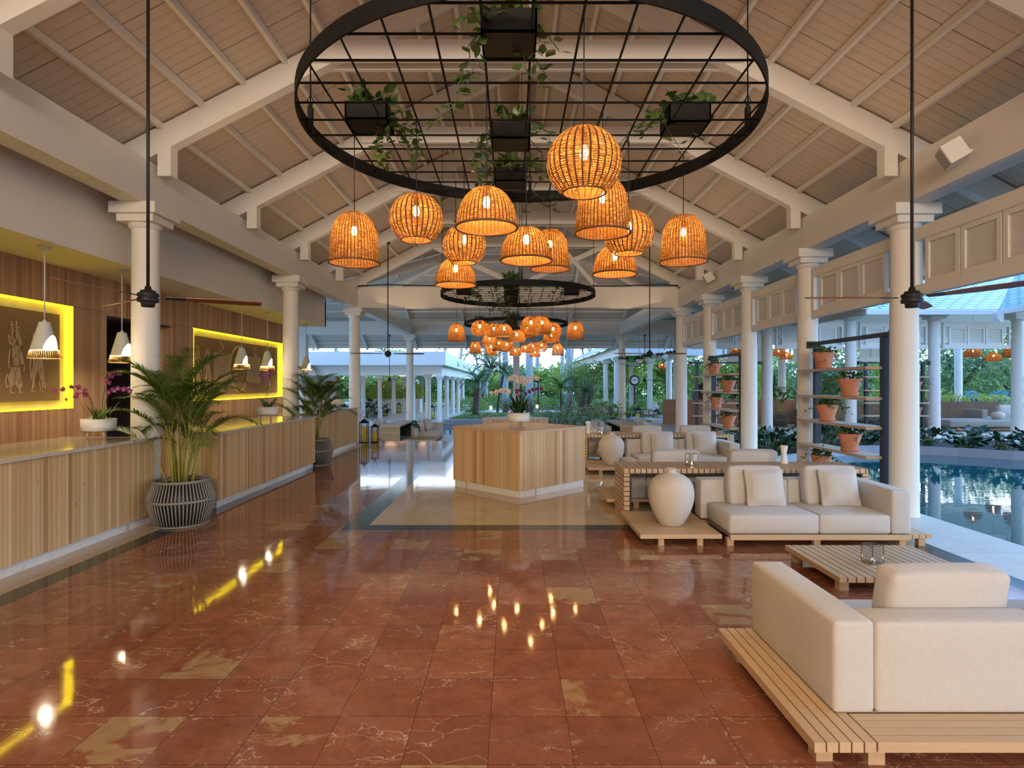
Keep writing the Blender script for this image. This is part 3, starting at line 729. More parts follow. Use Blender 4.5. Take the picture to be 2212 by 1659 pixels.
for x, lb in ((8.07, 'back wing column seen between the third and second pond side columns'), (10.72, 'back wing column seen through the first pot shelf'), (13.36, 'back wing column just right of the nearest pond side column'), (16.0, 'back wing column at the far right picture edge'),):
    column(x, 18.9, lb, False, wing)
for x, y, lb in ((12.2, 27, 'inner back wing column left of the hanging wicker lamps'), (19.0, 27, 'inner back wing column behind the blue peacock chairs, left one'), (21.3, 28.5, 'inner back wing column behind the blue peacock chairs, right one'), (16, 14, 'right wing column standing past the picture edge by the pond')):
    column(x, y, lb, False, wing)
m = MB(); m.box(5.24, 18.78, 3.98, 16.1, 19.02, 4.25); m.box(15.9, 8, 3.98, 16.15, 18.8, 4.25); m.box(9.3, 26.9, 3.56, 22, 27.1, 3.8); st(m.build('beam_wing', WHITE))
# wing roofs in shingle: back wing (eave along x) and right wing (eave along y) meeting in a valley
def shroof(name, pts, uvs, t=.1):
    m = MB(); m.poly(pts, 0, False, uvs); n = len(pts); lo = [(x, y, z-t) for x, y, z in pts]; m.poly(list(reversed(lo)), 1)
    for i in range(n): j = (i+1) % n; m.poly([pts[i], lo[i], lo[j], pts[j]], 1)
    return st(m.build(name, [SHINGLE, WHITE]))
e0 = 3.98; s0 = .5
shroof('roof_back_wing', [(9.3, 18.1, e0), (14.75, 18.1, e0), (19.0, 22.35, e0+2.12), (9.3, 22.35, e0+2.12)], [(0, 0), (5.45, 0), (9.7, 4.75), (0, 4.75)])
shroof('roof_right_wing', [(14.75, 18.1, e0), (14.75, 4, e0), (19.0, 4, e0+2.12), (19.0, 22.35, e0+2.12)], [(0, 0), (14.1, 0), (14.1, 4.75), (-4.2, 4.75)])
shroof('roof_back_wing_rear', [(9.3, 22.35, e0+2.12), (22, 22.35, e0+2.12), (22, 27.5, 3.6), (9.3, 27.5, 3.6)], [(0, 0), (9, 0), (9, 5), (0, 5)])
m = MB(); m.box(9.3, 18.05, 3.80, 14.8, 18.13, 3.93); m.box(14.7, 4, 3.80, 14.78, 18.1, 3.93); st(m.build('eave_gutter', WHITE))
m = MB(); m.box(-.09, -.09, 0, .09, .09, .22); m.box(-.06, -.12, -.08, .06, -.02, .02); tag(m.build('gutter_box', WHITE, None, (14.62, 17.95, 3.62)), 'small white rain outlet box hanging at the roof valley over the pond', 'gutter box')
m = MB(); m.box(12.0, 24.5, 0, 20, 24.65, .98); st(m.build('wall_lounge', plain('lounge_wood', (.16, .09, .05), .7, vary=.4, vs=3)))
m = MB(); m.box(6.4, 25.2, 0, 12.0, 25.35, 1.05); st(m.build('wall_lounge_left', plain('lounge_wood_left', (.30, .15, .07), .7, vary=.3, vs=3)))

# ---------------------------------------------------------------- canopy walkway, far left, and the long right walkway roof
m = MB(); m.box(-22, 33.7, 2.77, -3.75, 66, 3.53); m.box(-4.35, 34.5, 2.2, -4.05, 66, 2.77); m.box(-22, 34.5, 2.2, -4.35, 34.8, 2.77); st(m.build('roof_canopy', WHITE))
cp = MB(); cp.lathe([(.14, 0), (.135, 2.42)], 24); cc = MB(); cc.cbox(0, 0, 2.42, .36, .36, .1); cc.cbox(0, 0, 2.52, .46, .46, .1)
prot = None
lab = ['first', 'second', 'third', 'fourth', 'fifth']
def ccol(x, y, lb):
    global prot
    if prot is None:
        prot = thing('column', lb, 'column', (x, y, LOW), 0, 'slim columns of the flat canopy'); prot['kind'] = 'structure'
        cp.build('shaft', WHITE, prot); cc.build('capital', WHITE, prot); return
    dup(prot, (x, y, LOW), 0, lb)
for i, y in enumerate((34.6, 38.4, 42.4, 46.6, 51)): ccol(-4.2-.0*i, y-4*0, f'slim white canopy column, {lab[i]} from the corner of the front row')
ccol(-4.2, 29.9, 'slim white column right of the tall hall column, in front of the canopy')
for i, (x, y) in enumerate(((-9.1, 36.5), (-8.3, 37.5), (-8.6, 43.4), (-8.45, 47), (-5.8, 35), (-8.4, 55.8))): ccol(x, y, ['slim canopy column farthest to the left, by the counter end', 'slim canopy column behind the two lanterns', 'slim canopy column left of the fan hub', 'slim canopy column just right of the fan rod', 'slim canopy column hidden half behind the hall column', 'slim canopy column deep in the garden end'][i])
for i in range(3):
    m = MB(); y = 41+5*i; m.box(-3.75, y, 2.98, -3.70, y+1.3, 3.26); m.box(-3.72, y+.1, 3.0, -3.66, y+1.2, 3.1)
    tag(m.build('canopy_floodlight', SHADE_METAL), ['small square floodlight on the canopy edge, nearest', 'small square floodlight on the canopy edge, middle', 'small square floodlight on the canopy edge, farthest'][i], 'floodlight', 'floodlights on the canopy edge')
shroof('roof_walkway', [(5.3, 31.5, 3.75), (5.3, 62, 3.75), (9.0, 62, 5.6), (9.0, 31.5, 5.6)][::-1], [(0, 4), (30, 4), (30, 0), (0, 0)])
shroof('roof_walkway_far_side', [(9.0, 31.5, 5.6), (9.0, 62, 5.6), (13, 62, 3.75), (13, 31.5, 3.75)][::-1], [(0, 4), (30, 4), (30, 0), (0, 0)])
m = MB(); m.box(5.7, 31.5, 3.2, 5.95, 62, 3.75); m.box(5.7, 31.5, 3.2, 12.6, 31.7, 3.75); st(m.build('beam_walkway', WHITE))
for x, y, lb in ((5.9, 37.6, 'walkway column right of the bamboo clump'), (5.9, 33.7, 'walkway column just left of the back corner column'), (8.2, 41, 'walkway column just left of the street clock'), (8.2, 35.5, 'walkway column between the clock and the carved bench'), (8.2, 31.2, 'walkway column right of the hanging bell lamp')):
    o = column(x, y, lb, True, 'white round columns of the garden walkway'); o.scale = (.95, .95, (3.2-LOW)/3.98)
# ---------------------------------------------------------------- reception islands
def island(y, z, label):
    t = thing('reception_island', label, 'island counter', (.12, y, z), R(45), 'pine island counters')
    h = .778
    m = MB(); m.box(-h, -h, .105, h, h, .955); m.build('cladding', CLAD_I, t)
    m = MB(); m.box(-h-.012, -h-.012, .955, h+.012, h+.012, 1.0); m.build('top_slab', OAK_X, t)
    m = MB(); m.box(-h+.02, -h+.02, 0, h-.02, h-.02, .105); m.build('plinth', CARR, t)
island(9.97, 0, 'square pine-clad island counter set cornerwise on the beige floor panel')
island(19.9, LOW, 'second island counter half hidden behind the front one, below the white orchids')

# ---------------------------------------------------------------- seating sets: sofa on slatted platform, vase platform, slatted console, back-to-back sofa
def slats(m, x0, x1, y0, y1, z, th, w, gap, along):
    if along == 'x':
        y = y0
        while y < y1-.02: m.box(x0, y, z, x1, min(y+w, y1), z+th); y += w+gap
    else:
        x = x0
        while x < x1-.02: m.box(x, y0, z, min(x+w, x1), y1, z+th); x += w+gap
def sofa_block(parent, name, x0, y0, x1, y1, z0, z1, r=.025, puff=.008):
    m = MB(); m.sbox((x0+x1)/2, (y0+y1)/2, z0, x1-x0, y1-y0, z1-z0, r, 8, puff); return m.build(name, FABRIC, parent)
def cushion(parent, x, y, z, w, d, h, tilt, name='back_cushion', pinch=None, mat=None, rz=0):
    rot = Matrix.Rotation(R(rz), 3, 'Z') @ Matrix.Rotation(R(tilt), 3, 'X')
    m = MB(); m.sbox(x, y, z, w, d, h, .032 if not pinch else .03, 12 if pinch else 10, .014 if not pinch else .0, 0, pinch, rot); return m.build(name, mat or FABRIC, parent)
def platform(label, loc, group, x0, x1, y0, y1, along, legs=True, rz=0):
    t = thing('slatted_platform', label, 'low table', loc, rz, group)
    m = MB(); slats(m, x0, x1, y0, y1, .085, .045, .062, .007, along); m.build('slat_top', OAK_X if along == 'x' else OAK_Y, t)
    for lx in (x0+.2, x1-.24):
        for ly in (y0+.05, y1-.1):
            m = MB(); m.box(lx, ly, 0, lx+.06, ly+.06, .085); m.build('leg', OAK_Z, t)
    return t
GS = 'beige linen sofas on low slatted bases'
def sofa_set(i, ox, oy, oz, rz, names, sx=0):
    """local frame: sofa faces -y"""
    base = Matrix.Translation((ox, oy, oz)) @ Matrix.Rotation(rz, 4, 'Z')
    def W(x, y, z=0): v = base @ Vector((x, y, z)); return tuple(v)
    # sofa facing the open side
    t = thing('sofa', names[0], 'sofa', W(3.2, 6.7), rz, GS); X, Y = -3.2, -6.7
    m = MB(); slats(m, 2.3+X, 4.40+X, 6.24+Y, 7.2+Y, .085, .042, .062, .008, 'y'); m.box(2.28+X, 6.23+Y, .07, 4.16+X, 6.26+Y, .127); m.build('slat_base', OAK_Y, t)
    for lx in (2.29, 3.2, 4.1, 4.3):
        for ly in (6.27, 7.1):
            m = MB(); m.box(lx+X-.03, ly+Y, 0, lx+X+.04, ly+Y+.06, .085); m.build('leg', OAK_Z, t)
    sofa_block(t, 'seat_cushion', 2.27+X, 6.24+Y, 3.215+X, 6.97+Y, .127, .33, .03, .02); sofa_block(t, 'seat_cushion', 3.22+X, 6.24+Y, 3.965+X, 6.97+Y, .127, .33, .03, .02)
    sofa_block(t, 'backrest', 2.2+X, 6.96+Y, 3.215+X, 7.2+Y, .127, .585); sofa_block(t, 'backrest', 3.22+X, 6.96+Y, 3.965+X, 7.2+Y, .127, .585)
    sofa_block(t, 'armrest', 3.97+X, 6.24+Y, 4.175+X, 7.2+Y, .127, .585)
    cushion(t, 2.77+X, 6.86+Y, .325, .60, .17, .43, -9); cushion(t, 3.63+X, 6.86+Y, .325, .58, .17, .43, -9)
    for px, pl in ((2.83, names[1]), (3.66, names[2])):
        q = thing('throw_pillow', pl, 'pillow', W(px, 6.69, .33), rz, 'square throw pillows')
        m = MB(); m.sbox(0, 0, 0, .44, .19, .42, .03, 12, 0, 0, 'y', Matrix.Rotation(R(-16), 3, 'X')); m.build('pillow_cover', FABRIC, q)
    # platform and vase
    platform(names[3], W(0, 0), 'vase platforms', 1.34, 2.19, 6.23, 7.38, 'x', rz=rz)
    # console
    t = thing('slatted_console', names[5], 'console table', W(1.4, 7.46), rz, 'slatted console tables')
    L = 3.05; D = .69
    m = MB(); x = 0
    while x < L-.02: m.box(x, 0, .585, min(x+.06, L), D, .64); x += .072
    m.build('slat_top', OAK_Y, t)
    m = MB(); m.box(.06, .004, .568, L-.06, D-.004, .584); m.box(.075, .004, .02, .09, D-.004, .568); m.box(L-.09, .004, .02, L-.075, D-.004, .568); m.build('steel_liner', BLACK, t)
    for xa in (0, L-.07):
        m = MB(); z = .0
        while z < .57: m.box(xa, 0, z, xa+.07, D, min(z+.05, .58)); z += .0605
        m.build('slat_side', OAK_Y, t)
    # sofa behind, facing away
    if names[6]:
        t = thing('sofa', names[6], 'sofa', W(3.2+sx, 8.9), rz, GS); X, Y = -3.2, -8.9
        m = MB(); slats(m, (1.3 if not sx else 1.64)+X, 4.3+X, 8.17+Y, 9.2+Y, .085, .042, .062, .008, 'x'); m.build('slat_base', OAK_X, t)
        for lx in (1.7, 2.4, 3.2, 4.2):
            for ly in (8.2, 9.1):
                m = MB(); m.box(lx+X-.03, ly+Y, 0, lx+X+.04, ly+Y+.06, .085); m.build('leg', OAK_Z, t)
        for a, b in ((1.85, 2.95), (2.955, 4.2)):
            sofa_block(t, 'backrest', a+X, 8.2+Y, b+X, 8.42+Y, .127, .585); sofa_block(t, 'seat_cushion', a+X, 8.43+Y, b+X, 9.15+Y, .127, .33, .03, .02)
        sofa_block(t, 'armrest', 1.64+X, 8.2+Y, 1.845+X, 9.15+Y, .127, .585)
        cushion(t, 2.32+X, 8.52+Y, .33, .66, .17, .43, 9); cushion(t, 3.42+X, 8.52+Y, .33, .66, .17, .43, 9)
    return W
def vase(label, loc, s=1, group='round clay vases'):
    t = thing('clay_vase', label, 'vase', loc, 0, group)
    P = [(.0, .0), (.122, .0), (.134, .012), (.168, .07), (.208, .15), (.238, .235), (.251, .315), (.250, .38), (.236, .445), (.203, .505), (.148, .547), (.088, .572), (.058, .582), (.05, .595), (.05, .615), (.058, .622), (.058, .628), (.046, .628), (.042, .60), (.0, .56)]
    m = MB(); m.lathe([(r*s, z*s) for r, z in P], 48); m.build('vase_body', VASE, t); return t
def lantern_glass(label, loc, group='glass tea light boxes', rz=.25, s=1.0):
    t = thing('glass_lantern', label, 'lantern', loc, rz, group); t.scale = (s, s, s)
    a, h = .058, .16; m = MB()
    for x, y in ((-a, -a), (a, -a), (a, a), (-a, a)): m.box(x-.003, y-.003, 0, x+.003, y+.003, h)
    for z in (0, h-.006):
        m.box(-a, -a-.003, z, a, -a+.003, z+.006); m.box(-a, a-.003, z, a, a+.003, z+.006); m.box(-a-.003, -a, z, -a+.003, a, z+.006); m.box(a-.003, -a, z, a+.003, a, z+.006)
    m.box(-a, -a, 0, a, a, .004); m.build('brass_frame', BRASS, t)
    m = MB()
    for q in (((-a, -a), (a, -a)), ((a, -a), (a, a)), ((a, a), (-a, a)), ((-a, a), (-a, -a))): m.poly([(*q[0], .006), (*q[1], .006), (*q[1], h-.006), (*q[0], h-.006)])
    m.build('glass_pane', GLASS, t)
    m = MB(); m.lathe([(0, .004), (.022, .004), (.022, .022), (0, .022)], 16); m.build('tea_light', CERAM, t)
    m = MB(); m.lathe([(0, .024), (.006, .03), (.004, .042), (0, .052)], 10); m.build('flame', FLAME, t)
    return t
W1 = sofa_set(1, 0, 0, 0, 0, ['beige two-seat sofa facing us in the front seating set, beside the big clay vase', 'square linen pillow on the left seat of the front sofa', 'square linen pillow on the right seat of the front sofa',
     'slatted oak platform carrying the big clay vase, left of the front sofa', '', 'slatted oak console with dark steel liner behind the front sofa', 'beige sofa turned away from us right behind the front console'])
vase('large pale round clay vase on the slatted platform in front', (1.78, 6.68, .131))
W2 = sofa_set(2, .1, 4.95, 0, 0, ['beige two-seat sofa facing us in the second seating set, behind the first console', 'linen pillow on the left seat of the second sofa', 'linen pillow on the right seat of the second sofa, next to the pot shelf',
     'slatted platform under the second clay vase, right of the island counter', '', 'slatted console behind the second sofa', 'beige sofa turned away behind the second console'], .6)
vase('round clay vase on the second platform, just right of the island', (1.93, 11.6, .131))
platform('low slatted platform under the rear clay vase, behind the second one', (0, 0, 0), 'vase platforms', 1.42, 2.32, 13.2, 14.2, 'x')
o = vase('clay vase partly hidden behind the second one near the island', (1.78, 13.6, .131))
# sets on the lower terrace, turned sideways
def far_set(X0, Y0, rz, side):
    nm = dict(L=['beige sofa on the terrace at left, facing right towards the pond', 'upright pillow on the left terrace sofa, nearer one', 'upright pillow on the left terrace sofa, farther one', 'slatted platform with a small plant vase by the left terrace sofa', '', 'slatted console seen end-on at left, behind the lanterns', 'sofa standing behind the end-on console at left'],
              R=['beige sofa seen from its arm end on the terrace right of the flowering hedge', 'pillow on the terrace sofa right of the hedge, nearer one', 'pillow on the terrace sofa right of the hedge, farther one', 'slatted platform at the far end of the right terrace sofa', '', 'slatted console seen end-on on the right of the terrace, behind the glass lantern', 'sofa with pillows on the pond side of the right terrace console'])[side]
    return sofa_set(3, X0, Y0, LOW, rz, nm)
W3 = far_set(3.46, 19.9, R(90), 'L'); W4 = far_set(-3.6, 25.75, R(-90), 'R')

# console dressing
lantern_glass('small glass and brass tea light box on the front console', (2.33, 7.74, .641))
lantern_glass('small glass tea light box glowing on the second console', (1.9, 12.65, .641), s=1.05)
lantern_glass('glass and brass tea light box on the slatted coffee table', (3.17, 5.25, .131), s=1.0)
def flare_vase(label, loc, s=1, group='slim white flared vases'):
    m = MB(); m.lathe([(0, 0), (.05*s, 0), (.052*s, .01), (.036*s, .07*s), (.034*s, .14*s), (.05*s, .24*s), (.046*s, .24*s), (.03*s, .14*s), (0, .12*s)], 28)
    return tag(m.build('flared_vase', CERAM, None, loc), label, 'vase', group)
flare_vase('slim white flared vase on the front console, before the water plants', (3.62, 7.95, .641))
flare_vase('slim white flared vase at the left end of the second console', (1.62, 12.75, .641), 1.1)

# coffee table
t = thing('coffee_table', 'low square slatted oak coffee table carrying the glass tea light box', 'coffee table', (2.66, 4.85, 0))
m = MB(); slats(m, 0, 1.20, 0, .97, .085, .045, .060, .0125, 'y'); m.build('slat_top', OAK_Y, t)
for x in (.03, 1.1):
    for y in (.06, .84): m = MB(); m.box(x, y, 0, x+.08, y+.07, .085); m.build('leg', OAK_Z, t)
m = MB(); m.box(.1, .08, .06, 1.1, .11, .085); m.box(.1, .85, .06, 1.1, .88, .085); m.build('crossbar', OAK_X, t)
# foreground sofa, back to us
t = thing('sofa', 'large beige sofa at the lower right with its back towards us', 'sofa', (1.53, 2.84, 0), 0, GS)
m = MB()
slats(m, -.205, .07, -.225, 1.0, .085, .045, .048, .0075, 'y'); m.build('slat_base', OAK_Y, t)
m = MB(); slats(m, .074, 2.2, -.225, .02, .085, .045, .052, .0075, 'x'); m.box(.07, .03, .085, 2.2, 1.0, .128); m.build('slat_base', OAK_X, t)
for x, y in ((-.16, -.15), (.06, -.175), (1.1, -.175), (-.16, .8), (2.0, -.175)): m = MB(); m.box(x, y, 0, x+.075, y+.075, .085); m.build('leg', OAK_Z, t)
sofa_block(t, 'armrest', 0, .0, .198, .98, .131, .57, .022, .006)
sofa_block(t, 'backrest', .202, .0, 1.055, .205, .131, .565, .022, .006); sofa_block(t, 'backrest', 1.06, .0, 2.1, .205, .131, .565, .022, .006)
sofa_block(t, 'seat_cushion', .202, .21, 1.055, .98, .131, .33, .03, .02); sofa_block(t, 'seat_cushion', 1.06, .21, 2.1, .98, .131, .33, .03, .02)
cushion(t, .71, .30, .34, .62, .16, .405, 10, rz=1.5); cushion(t, 1.64, .31, .335, .66, .17, .45, 10)

# ---------------------------------------------------------------- wicker pendant lamps and the hanging rings
NS = 36
def prof(kind, r, h):
    P = []
    if kind == 'globe':
        for i in range(15):
            a = R(-55)+(R(86)-R(-55))*i/14; P.append((r*cos(a), h*(.5+.5*sin(a)/1.0)))
        z0 = P[0][1]; zt = P[-1][1]; P = [(a, (b-z0)/(zt-z0)*h) for a, b in P]
    elif kind == 'bell':
        for i in range(15):
            t = i/14; rr = r*(1-.16*t)*(1-max(0, (t-.42)/.58)**2.6)**.5 if t < 1 else .012; P.append((max(rr, .012), h*t))
    else:
        for i in range(13):
            t = i/12; a = t*R(86); P.append((r*cos(a)**.85, h*sin(a)))
    return P
lamp_mesh = {}
def lamp(kind, x, y, z, label, group, r=.1725, ringz=3.39, h=None, bulb=BULB):
    h = h or dict(globe=.30, bell=.36, dome=.225)[kind]; key = (kind, r, h)
    t = thing('wicker_pendant_lamp', label, 'pendant lamp', (x, y, z), random.uniform(0, 6), group)
    if key not in lamp_mesh:
        P = prof(kind, r, h); d = {}
        m = MB(); m.lathe(P, NS*2); d['wicker_shade'] = m, (WICK_G if kind == 'globe' else WICK_B)
        m = MB()
        r0, z0 = P[0]
        k = 40; m.tube([(r0*cos(2*pi*i/k), r0*sin(2*pi*i/k), z0) for i in range(k+1)], .0065 if kind != 'globe' else .004, 6, cap=False)
        d['rim'] = m, RIM
        m = MB(); m.lathe([(0, h*.60-.03), (.014, h*.60-.024), (.021, h*.60), (.016, h*.60+.024), (.010, h*.60+.04)], 14); d['bulb'] = m, bulb
        m = MB(); m.lathe([(0, h*.60+.035), (.018, h*.60+.035), (.018, h*.60+.09), (0, h*.60+.09)], 12); m.tube([(0, 0, h*.60+.08), (0, 0, h)], .003, 6); d['socket'] = m, CORD
        lamp_mesh[key] = {}
        ob = {}
        for n, (mb, mt) in d.items(): ob[n] = mb.build(n, mt, t); lamp_mesh[key][n] = ob[n].data
    else:
        ob = {}
        for n, me in lamp_mesh[key].items():
            o = bpy.data.objects.new(n, me); C.objects.link(o); o.parent = t; ob[n] = o
    ob['rim'].parent = ob['wicker_shade']; ob['bulb'].parent = ob['socket']
    m = MB(); m.tube([(0, 0, h-.005), (0, 0, ringz-z+.02)], .0032, 6); m.build('cord', CORD, t)
    return t
RX, RR, RH = .115, 1.5, 3.39
# kind, x, y, bottom height, description
CL = [('bell', -1.09, 4.12, 2.535, 'leftmost'), ('globe', -.617, 3.84, 2.625, 'second from left'), ('dome', -.145, 3.34, 2.575, 'large, left of centre'),
      ('globe', -.403, 4.73, 2.66, 'small one under the left dome'), ('dome', -.475, 5.10, 2.535, 'lowest small one'), ('dome', .1, 3.99, 2.525, 'in the middle'),
      ('bell', .35, 5.2, 2.70, 'behind the middle dome'), ('globe', .352, 2.75, 2.58, 'highest and largest'), ('bell', .594, 3.74, 2.645, 'big one under the largest globe'),
      ('globe', .818, 4.12, 2.60, 'just right of the big bell'), ('dome', .766, 4.68, 2.56, 'low dome right of centre'), ('bell', 1.349, 4.45, 2.61, 'rightmost')]
def ring(k, cy, label, front):
    t = thing('hanging_ring_trellis', label, 'hanging trellis', (RX, cy, RH), 0, 'round iron trellises under the roof')
    m = MB(); n = 96; hb = .095; th = .012
    for rr_, sgn in ((RR, 1), (RR-th, -1)):
        pass
    a = [(RR*cos(2*pi*i/n), RR*sin(2*pi*i/n)) for i in range(n)]; b = [((RR-th)*cos(2*pi*i/n), (RR-th)*sin(2*pi*i/n)) for i in range(n)]
    for i in range(n):
        j = (i+1) % n
        m.poly([(*a[i], 0), (*a[j], 0), (*a[j], hb), (*a[i], hb)], 0, True); m.poly([(*b[j], 0), (*b[i], 0), (*b[i], hb), (*b[j], hb)], 0, True)
        m.poly([(*b[i], 0), (*b[j], 0), (*a[j], 0), (*a[i], 0)]); m.poly([(*b[i], hb), (*a[i], hb), (*a[j], hb), (*b[j], hb)])
    m.build('ring_band', IRON, t)
    m = MB(); s = .2365
    for i in range(-7, 8):
        y = i*s+.02
        if abs(y) < RR-.03: q = math.sqrt(RR*RR-y*y)-.005; m.tube([(-q, y, .012), (q, y, .012)], .0065, 6)
        x = i*s-.02-.0
        if abs(x) < RR-.03: q = math.sqrt(RR*RR-x*x)-.005; m.tube([(x, -q, .026), (x, q, .026)], .0065, 6)
    m.build('grid_bars', IRON, t)
    for ang in (88, 182, 272, -2):
        x, y = (RR-.03)*cos(R(ang)), (RR-.03)*sin(R(ang))
        m = MB(); top = rh(x+RX)-RH-.02 if cy < 15 else 4.6-RH
        m.tube([(x, y, .16), (x, y, top)], .005, 6); m.tube([(x, y, .16), (x+.02, y, .21), (x, y, .26), (x-.02, y, .21), (x, y, .16)], .004, 5); m.box(x-.014, y-.02, -.01, x+.014, y+.02, .17)
        m.build('hanger_cable', IRON, t)
    return t
rings = [(4.065, 'largest looking round iron trellis, nearest, above the lamps'), (11.65, 'middle round iron trellis in front of the first cross beam'), (17.3, 'farthest round iron trellis half hidden behind wicker lamps')]
for k, (cy, lb) in enumerate(rings): ring(k, cy, lb, k == 0)
kn = dict(bell='bell-shaped', globe='globe-shaped', dome='dome-shaped')
where = ['under the nearest iron ring', 'under the middle iron ring', 'under the farthest iron ring']
for k, (cy, lb) in enumerate(rings):
    for j, (kd, x, y, z, ds) in enumerate(CL):
        if k == 0: l = f'lit {kn[kd]} wicker pendant, {ds}, {where[0]}'
        elif k == 1: l = f'lit {kn[kd]} wicker pendant, {ds.replace("looking ", "")}, of the middle cluster'
        else: l = f'small far lit {kn[kd]} wicker pendant hanging in the farthest cluster'
        xx = x if k < 2 else .23-x
        if k == 2:
            sw = ds.replace('left', '@').replace('right', 'left').replace('@', 'right')
            l = f'lit {kn[kd]} wicker pendant, {sw}, of the farthest cluster'
        dx, dy = xx-RX, y-4.065; s5 = .2365   # hang from the nearest bar of the grid
        ny = round((dy-.02)/s5)*s5+.02; nx = round((dx+.02)/s5)*s5-.02
        if abs(ny-dy) < abs(nx-dx): y = 4.065+ny
        else: xx = RX+nx
        zz = z if k < 2 else z+.0
        lamp(kd, xx, y-4.065+cy, zz, l, f'wicker pendants {where[k]}')
# pothos and their boxes
def vine(m, p0, d0, L, n, lw, down=.5, leafm=0, stemm=1, spread=.05):
    p = Vector(p0); d = Vector(d0).normalized(); pts = [p.copy()]; st_ = L/n
    for i in range(n):
        d = (d+Vector((random.uniform(-.5, .5), random.uniform(-.5, .5), random.uniform(-.35, .25)-down*.25))).normalized()
        p = p+d*st_; pts.append(p.copy())
        side = Vector((random.uniform(-1, 1), random.uniform(-1, 1), random.uniform(-.6, .5)))
        m.leaf(p+side*.012, side, lw*random.uniform(.7, 1.25), lw*random.uniform(.5, .8), (random.uniform(-.6, .6), random.uniform(-1, .1), random.uniform(.2, 1)), .15, leafm)
    m.tube(pts, .0025, 4, stemm, cap=False)
def bushy(m, x0, x1, y0, y1, z, n, lw, h=.12):
    for i in range(n):
        x, y = random.uniform(x0, x1), random.uniform(y0, y1); q = Vector((x, y, z+random.uniform(.0, h)))
        d = Vector((random.uniform(-1, 1), random.uniform(-1, 1), random.uniform(-.1, 1)))
        m.leaf(q, d, lw*random.uniform(.8, 1.4), lw*random.uniform(.55, .85), (random.uniform(-.4, .4), random.uniform(-1, .3), random.uniform(.3, 1)), .15)
def ringbox(x, y, z, label, group, seed, trail, w=.27, d=.24, h=.115, lw=.07, nb=70):
    random.seed(seed)
    t = thing('hanging_planter_box', label, 'planter box', (x, y, z), 0, group)
    m = MB(); m.box(-w/2, -d/2, 0, w/2, -d/2+.01, h); m.box(-w/2, d/2-.01, 0, w/2, d/2, h); m.box(-w/2, -d/2, 0, -w/2+.01, d/2, h); m.box(w/2-.01, -d/2, 0, w/2, d/2, h); m.box(-w/2, -d/2, 0, w/2, d/2, .01)
    bx_ = m.build('box', IRON, t); m = MB(); m.box(-w/2+.011, -d/2+.011, .01, w/2-.011, d/2-.011, h-.02); m.build('soil', SOIL, bx_)
    m = MB(); bushy(m, -w/2, w/2, -d/2, d/2, h-.02, nb, lw, .11)
    for (dx, dy, L, n) in trail: vine(m, (random.uniform(-w/3, w/3), random.uniform(-d/3, d/3), h+.01), (dx, dy, .1), L, n+3, lw*.95, .35)
    m.build('pothos', [L_POTHOS, STEMG], t); return t
BX = [(-.015, 2.98, [(-1, .4, .6, 12), (-1, .2, .5, 10), (-1, 0, .35, 12), (.9, .3, .25, 9), (.3, .8, .35, 11), (-1, .1, .7, 22), (-1, .3, .45, 16), (.5, -.4, .3, 10)]), (-.93, 3.92, [(1, .3, .55, 14), (1, .1, .5, 12), (1, .5, .6, 12), (1, -.1, .45, 10), (.8, .8, .3, 10), (1, .2, .7, 22), (1, .35, .4, 16), (.8, .1, .5, 18)]),
      (-.01, 4.22, [(-1, .1, .5, 10), (1, .3, .5, 10), (-1, .4, .55, 12), (.4, 1, .4, 9), (-1, -.2, .4, 12), (1, .2, .65, 18), (-1, .3, .6, 18)]), (-.01, 5.08, [(-1, .1, .6, 12), (1, -.1, .5, 9), (-1, -.6, .7, 14), (-1, -.3, .5, 14), (-.8, -.5, .8, 22), (1, .3, .6, 16)]), (1.145, 3.96, [(-1, -.1, .5, 9), (-1, .3, .6, 10), (1, .1, .2, 5), (-1, 0, .3, 9), (-1, -.2, .65, 16), (1, .3, .25, 8)])]
bl = ['planter box with trailing vines at the top centre, nearest on the big ring', 'planter box with bushy trailing vines at the left of the big ring', 'planter box in the middle of the big ring, second from the top', 'small looking planter box low in the middle of the big ring', 'planter box with a large upright leaf at the right of the big ring']
for k, (cy, lb) in enumerate(rings):
    for j, (x, y, tr) in enumerate(BX):
        if k == 2 and j > 3: continue
        l = bl[j] if k == 0 else [bl[j].replace('the big ring', ['', 'the middle ring', 'the farthest ring'][k])][0]
        ringbox(x, y-4.065+cy, RH+.034 if k else RH-.002, l, f'planter boxes on the ring {k+1}'.replace('ring 1', 'nearest ring').replace('ring 2', 'middle ring').replace('ring 3', 'farthest ring'), 11*k+j, tr, nb=75, lw=.072)

# ---------------------------------------------------------------- ceiling fans
def blade_mesh():
    m = MB(); seg = 10
    st_ = []
    for i in range(seg+1):
        t = i/seg; r = .13+t*.80; wd = .045+.055*min(1, t*2.2) if t < .9 else .10-.02*(t-.9)*10; tw = R(-14)
        y0, y1 = -wd/2, wd/2
        st_.append(m.V([(r, y0*cos(tw), y0*sin(tw)), (r, y1*cos(tw), y1*sin(tw)), (r, y1*cos(tw), y1*sin(tw)+.008), (r, y0*cos(tw), y0*sin(tw)+.008)]))
    for a, b in zip(st_, st_[1:]):
        mi = 1 if (a-st_[0])/4 < 2 else 0
        for q in ((0, 1, 5, 4), (1, 2, 6, 5), (2, 3, 7, 6), (3, 0, 4, 7)): m.F([a+i for i in q], mi, False)
    m.F([st_[0]+i for i in range(4)], 1); m.F([st_[-1]+i for i in (3, 2, 1, 0)], 0)
    return m
fan0 = None
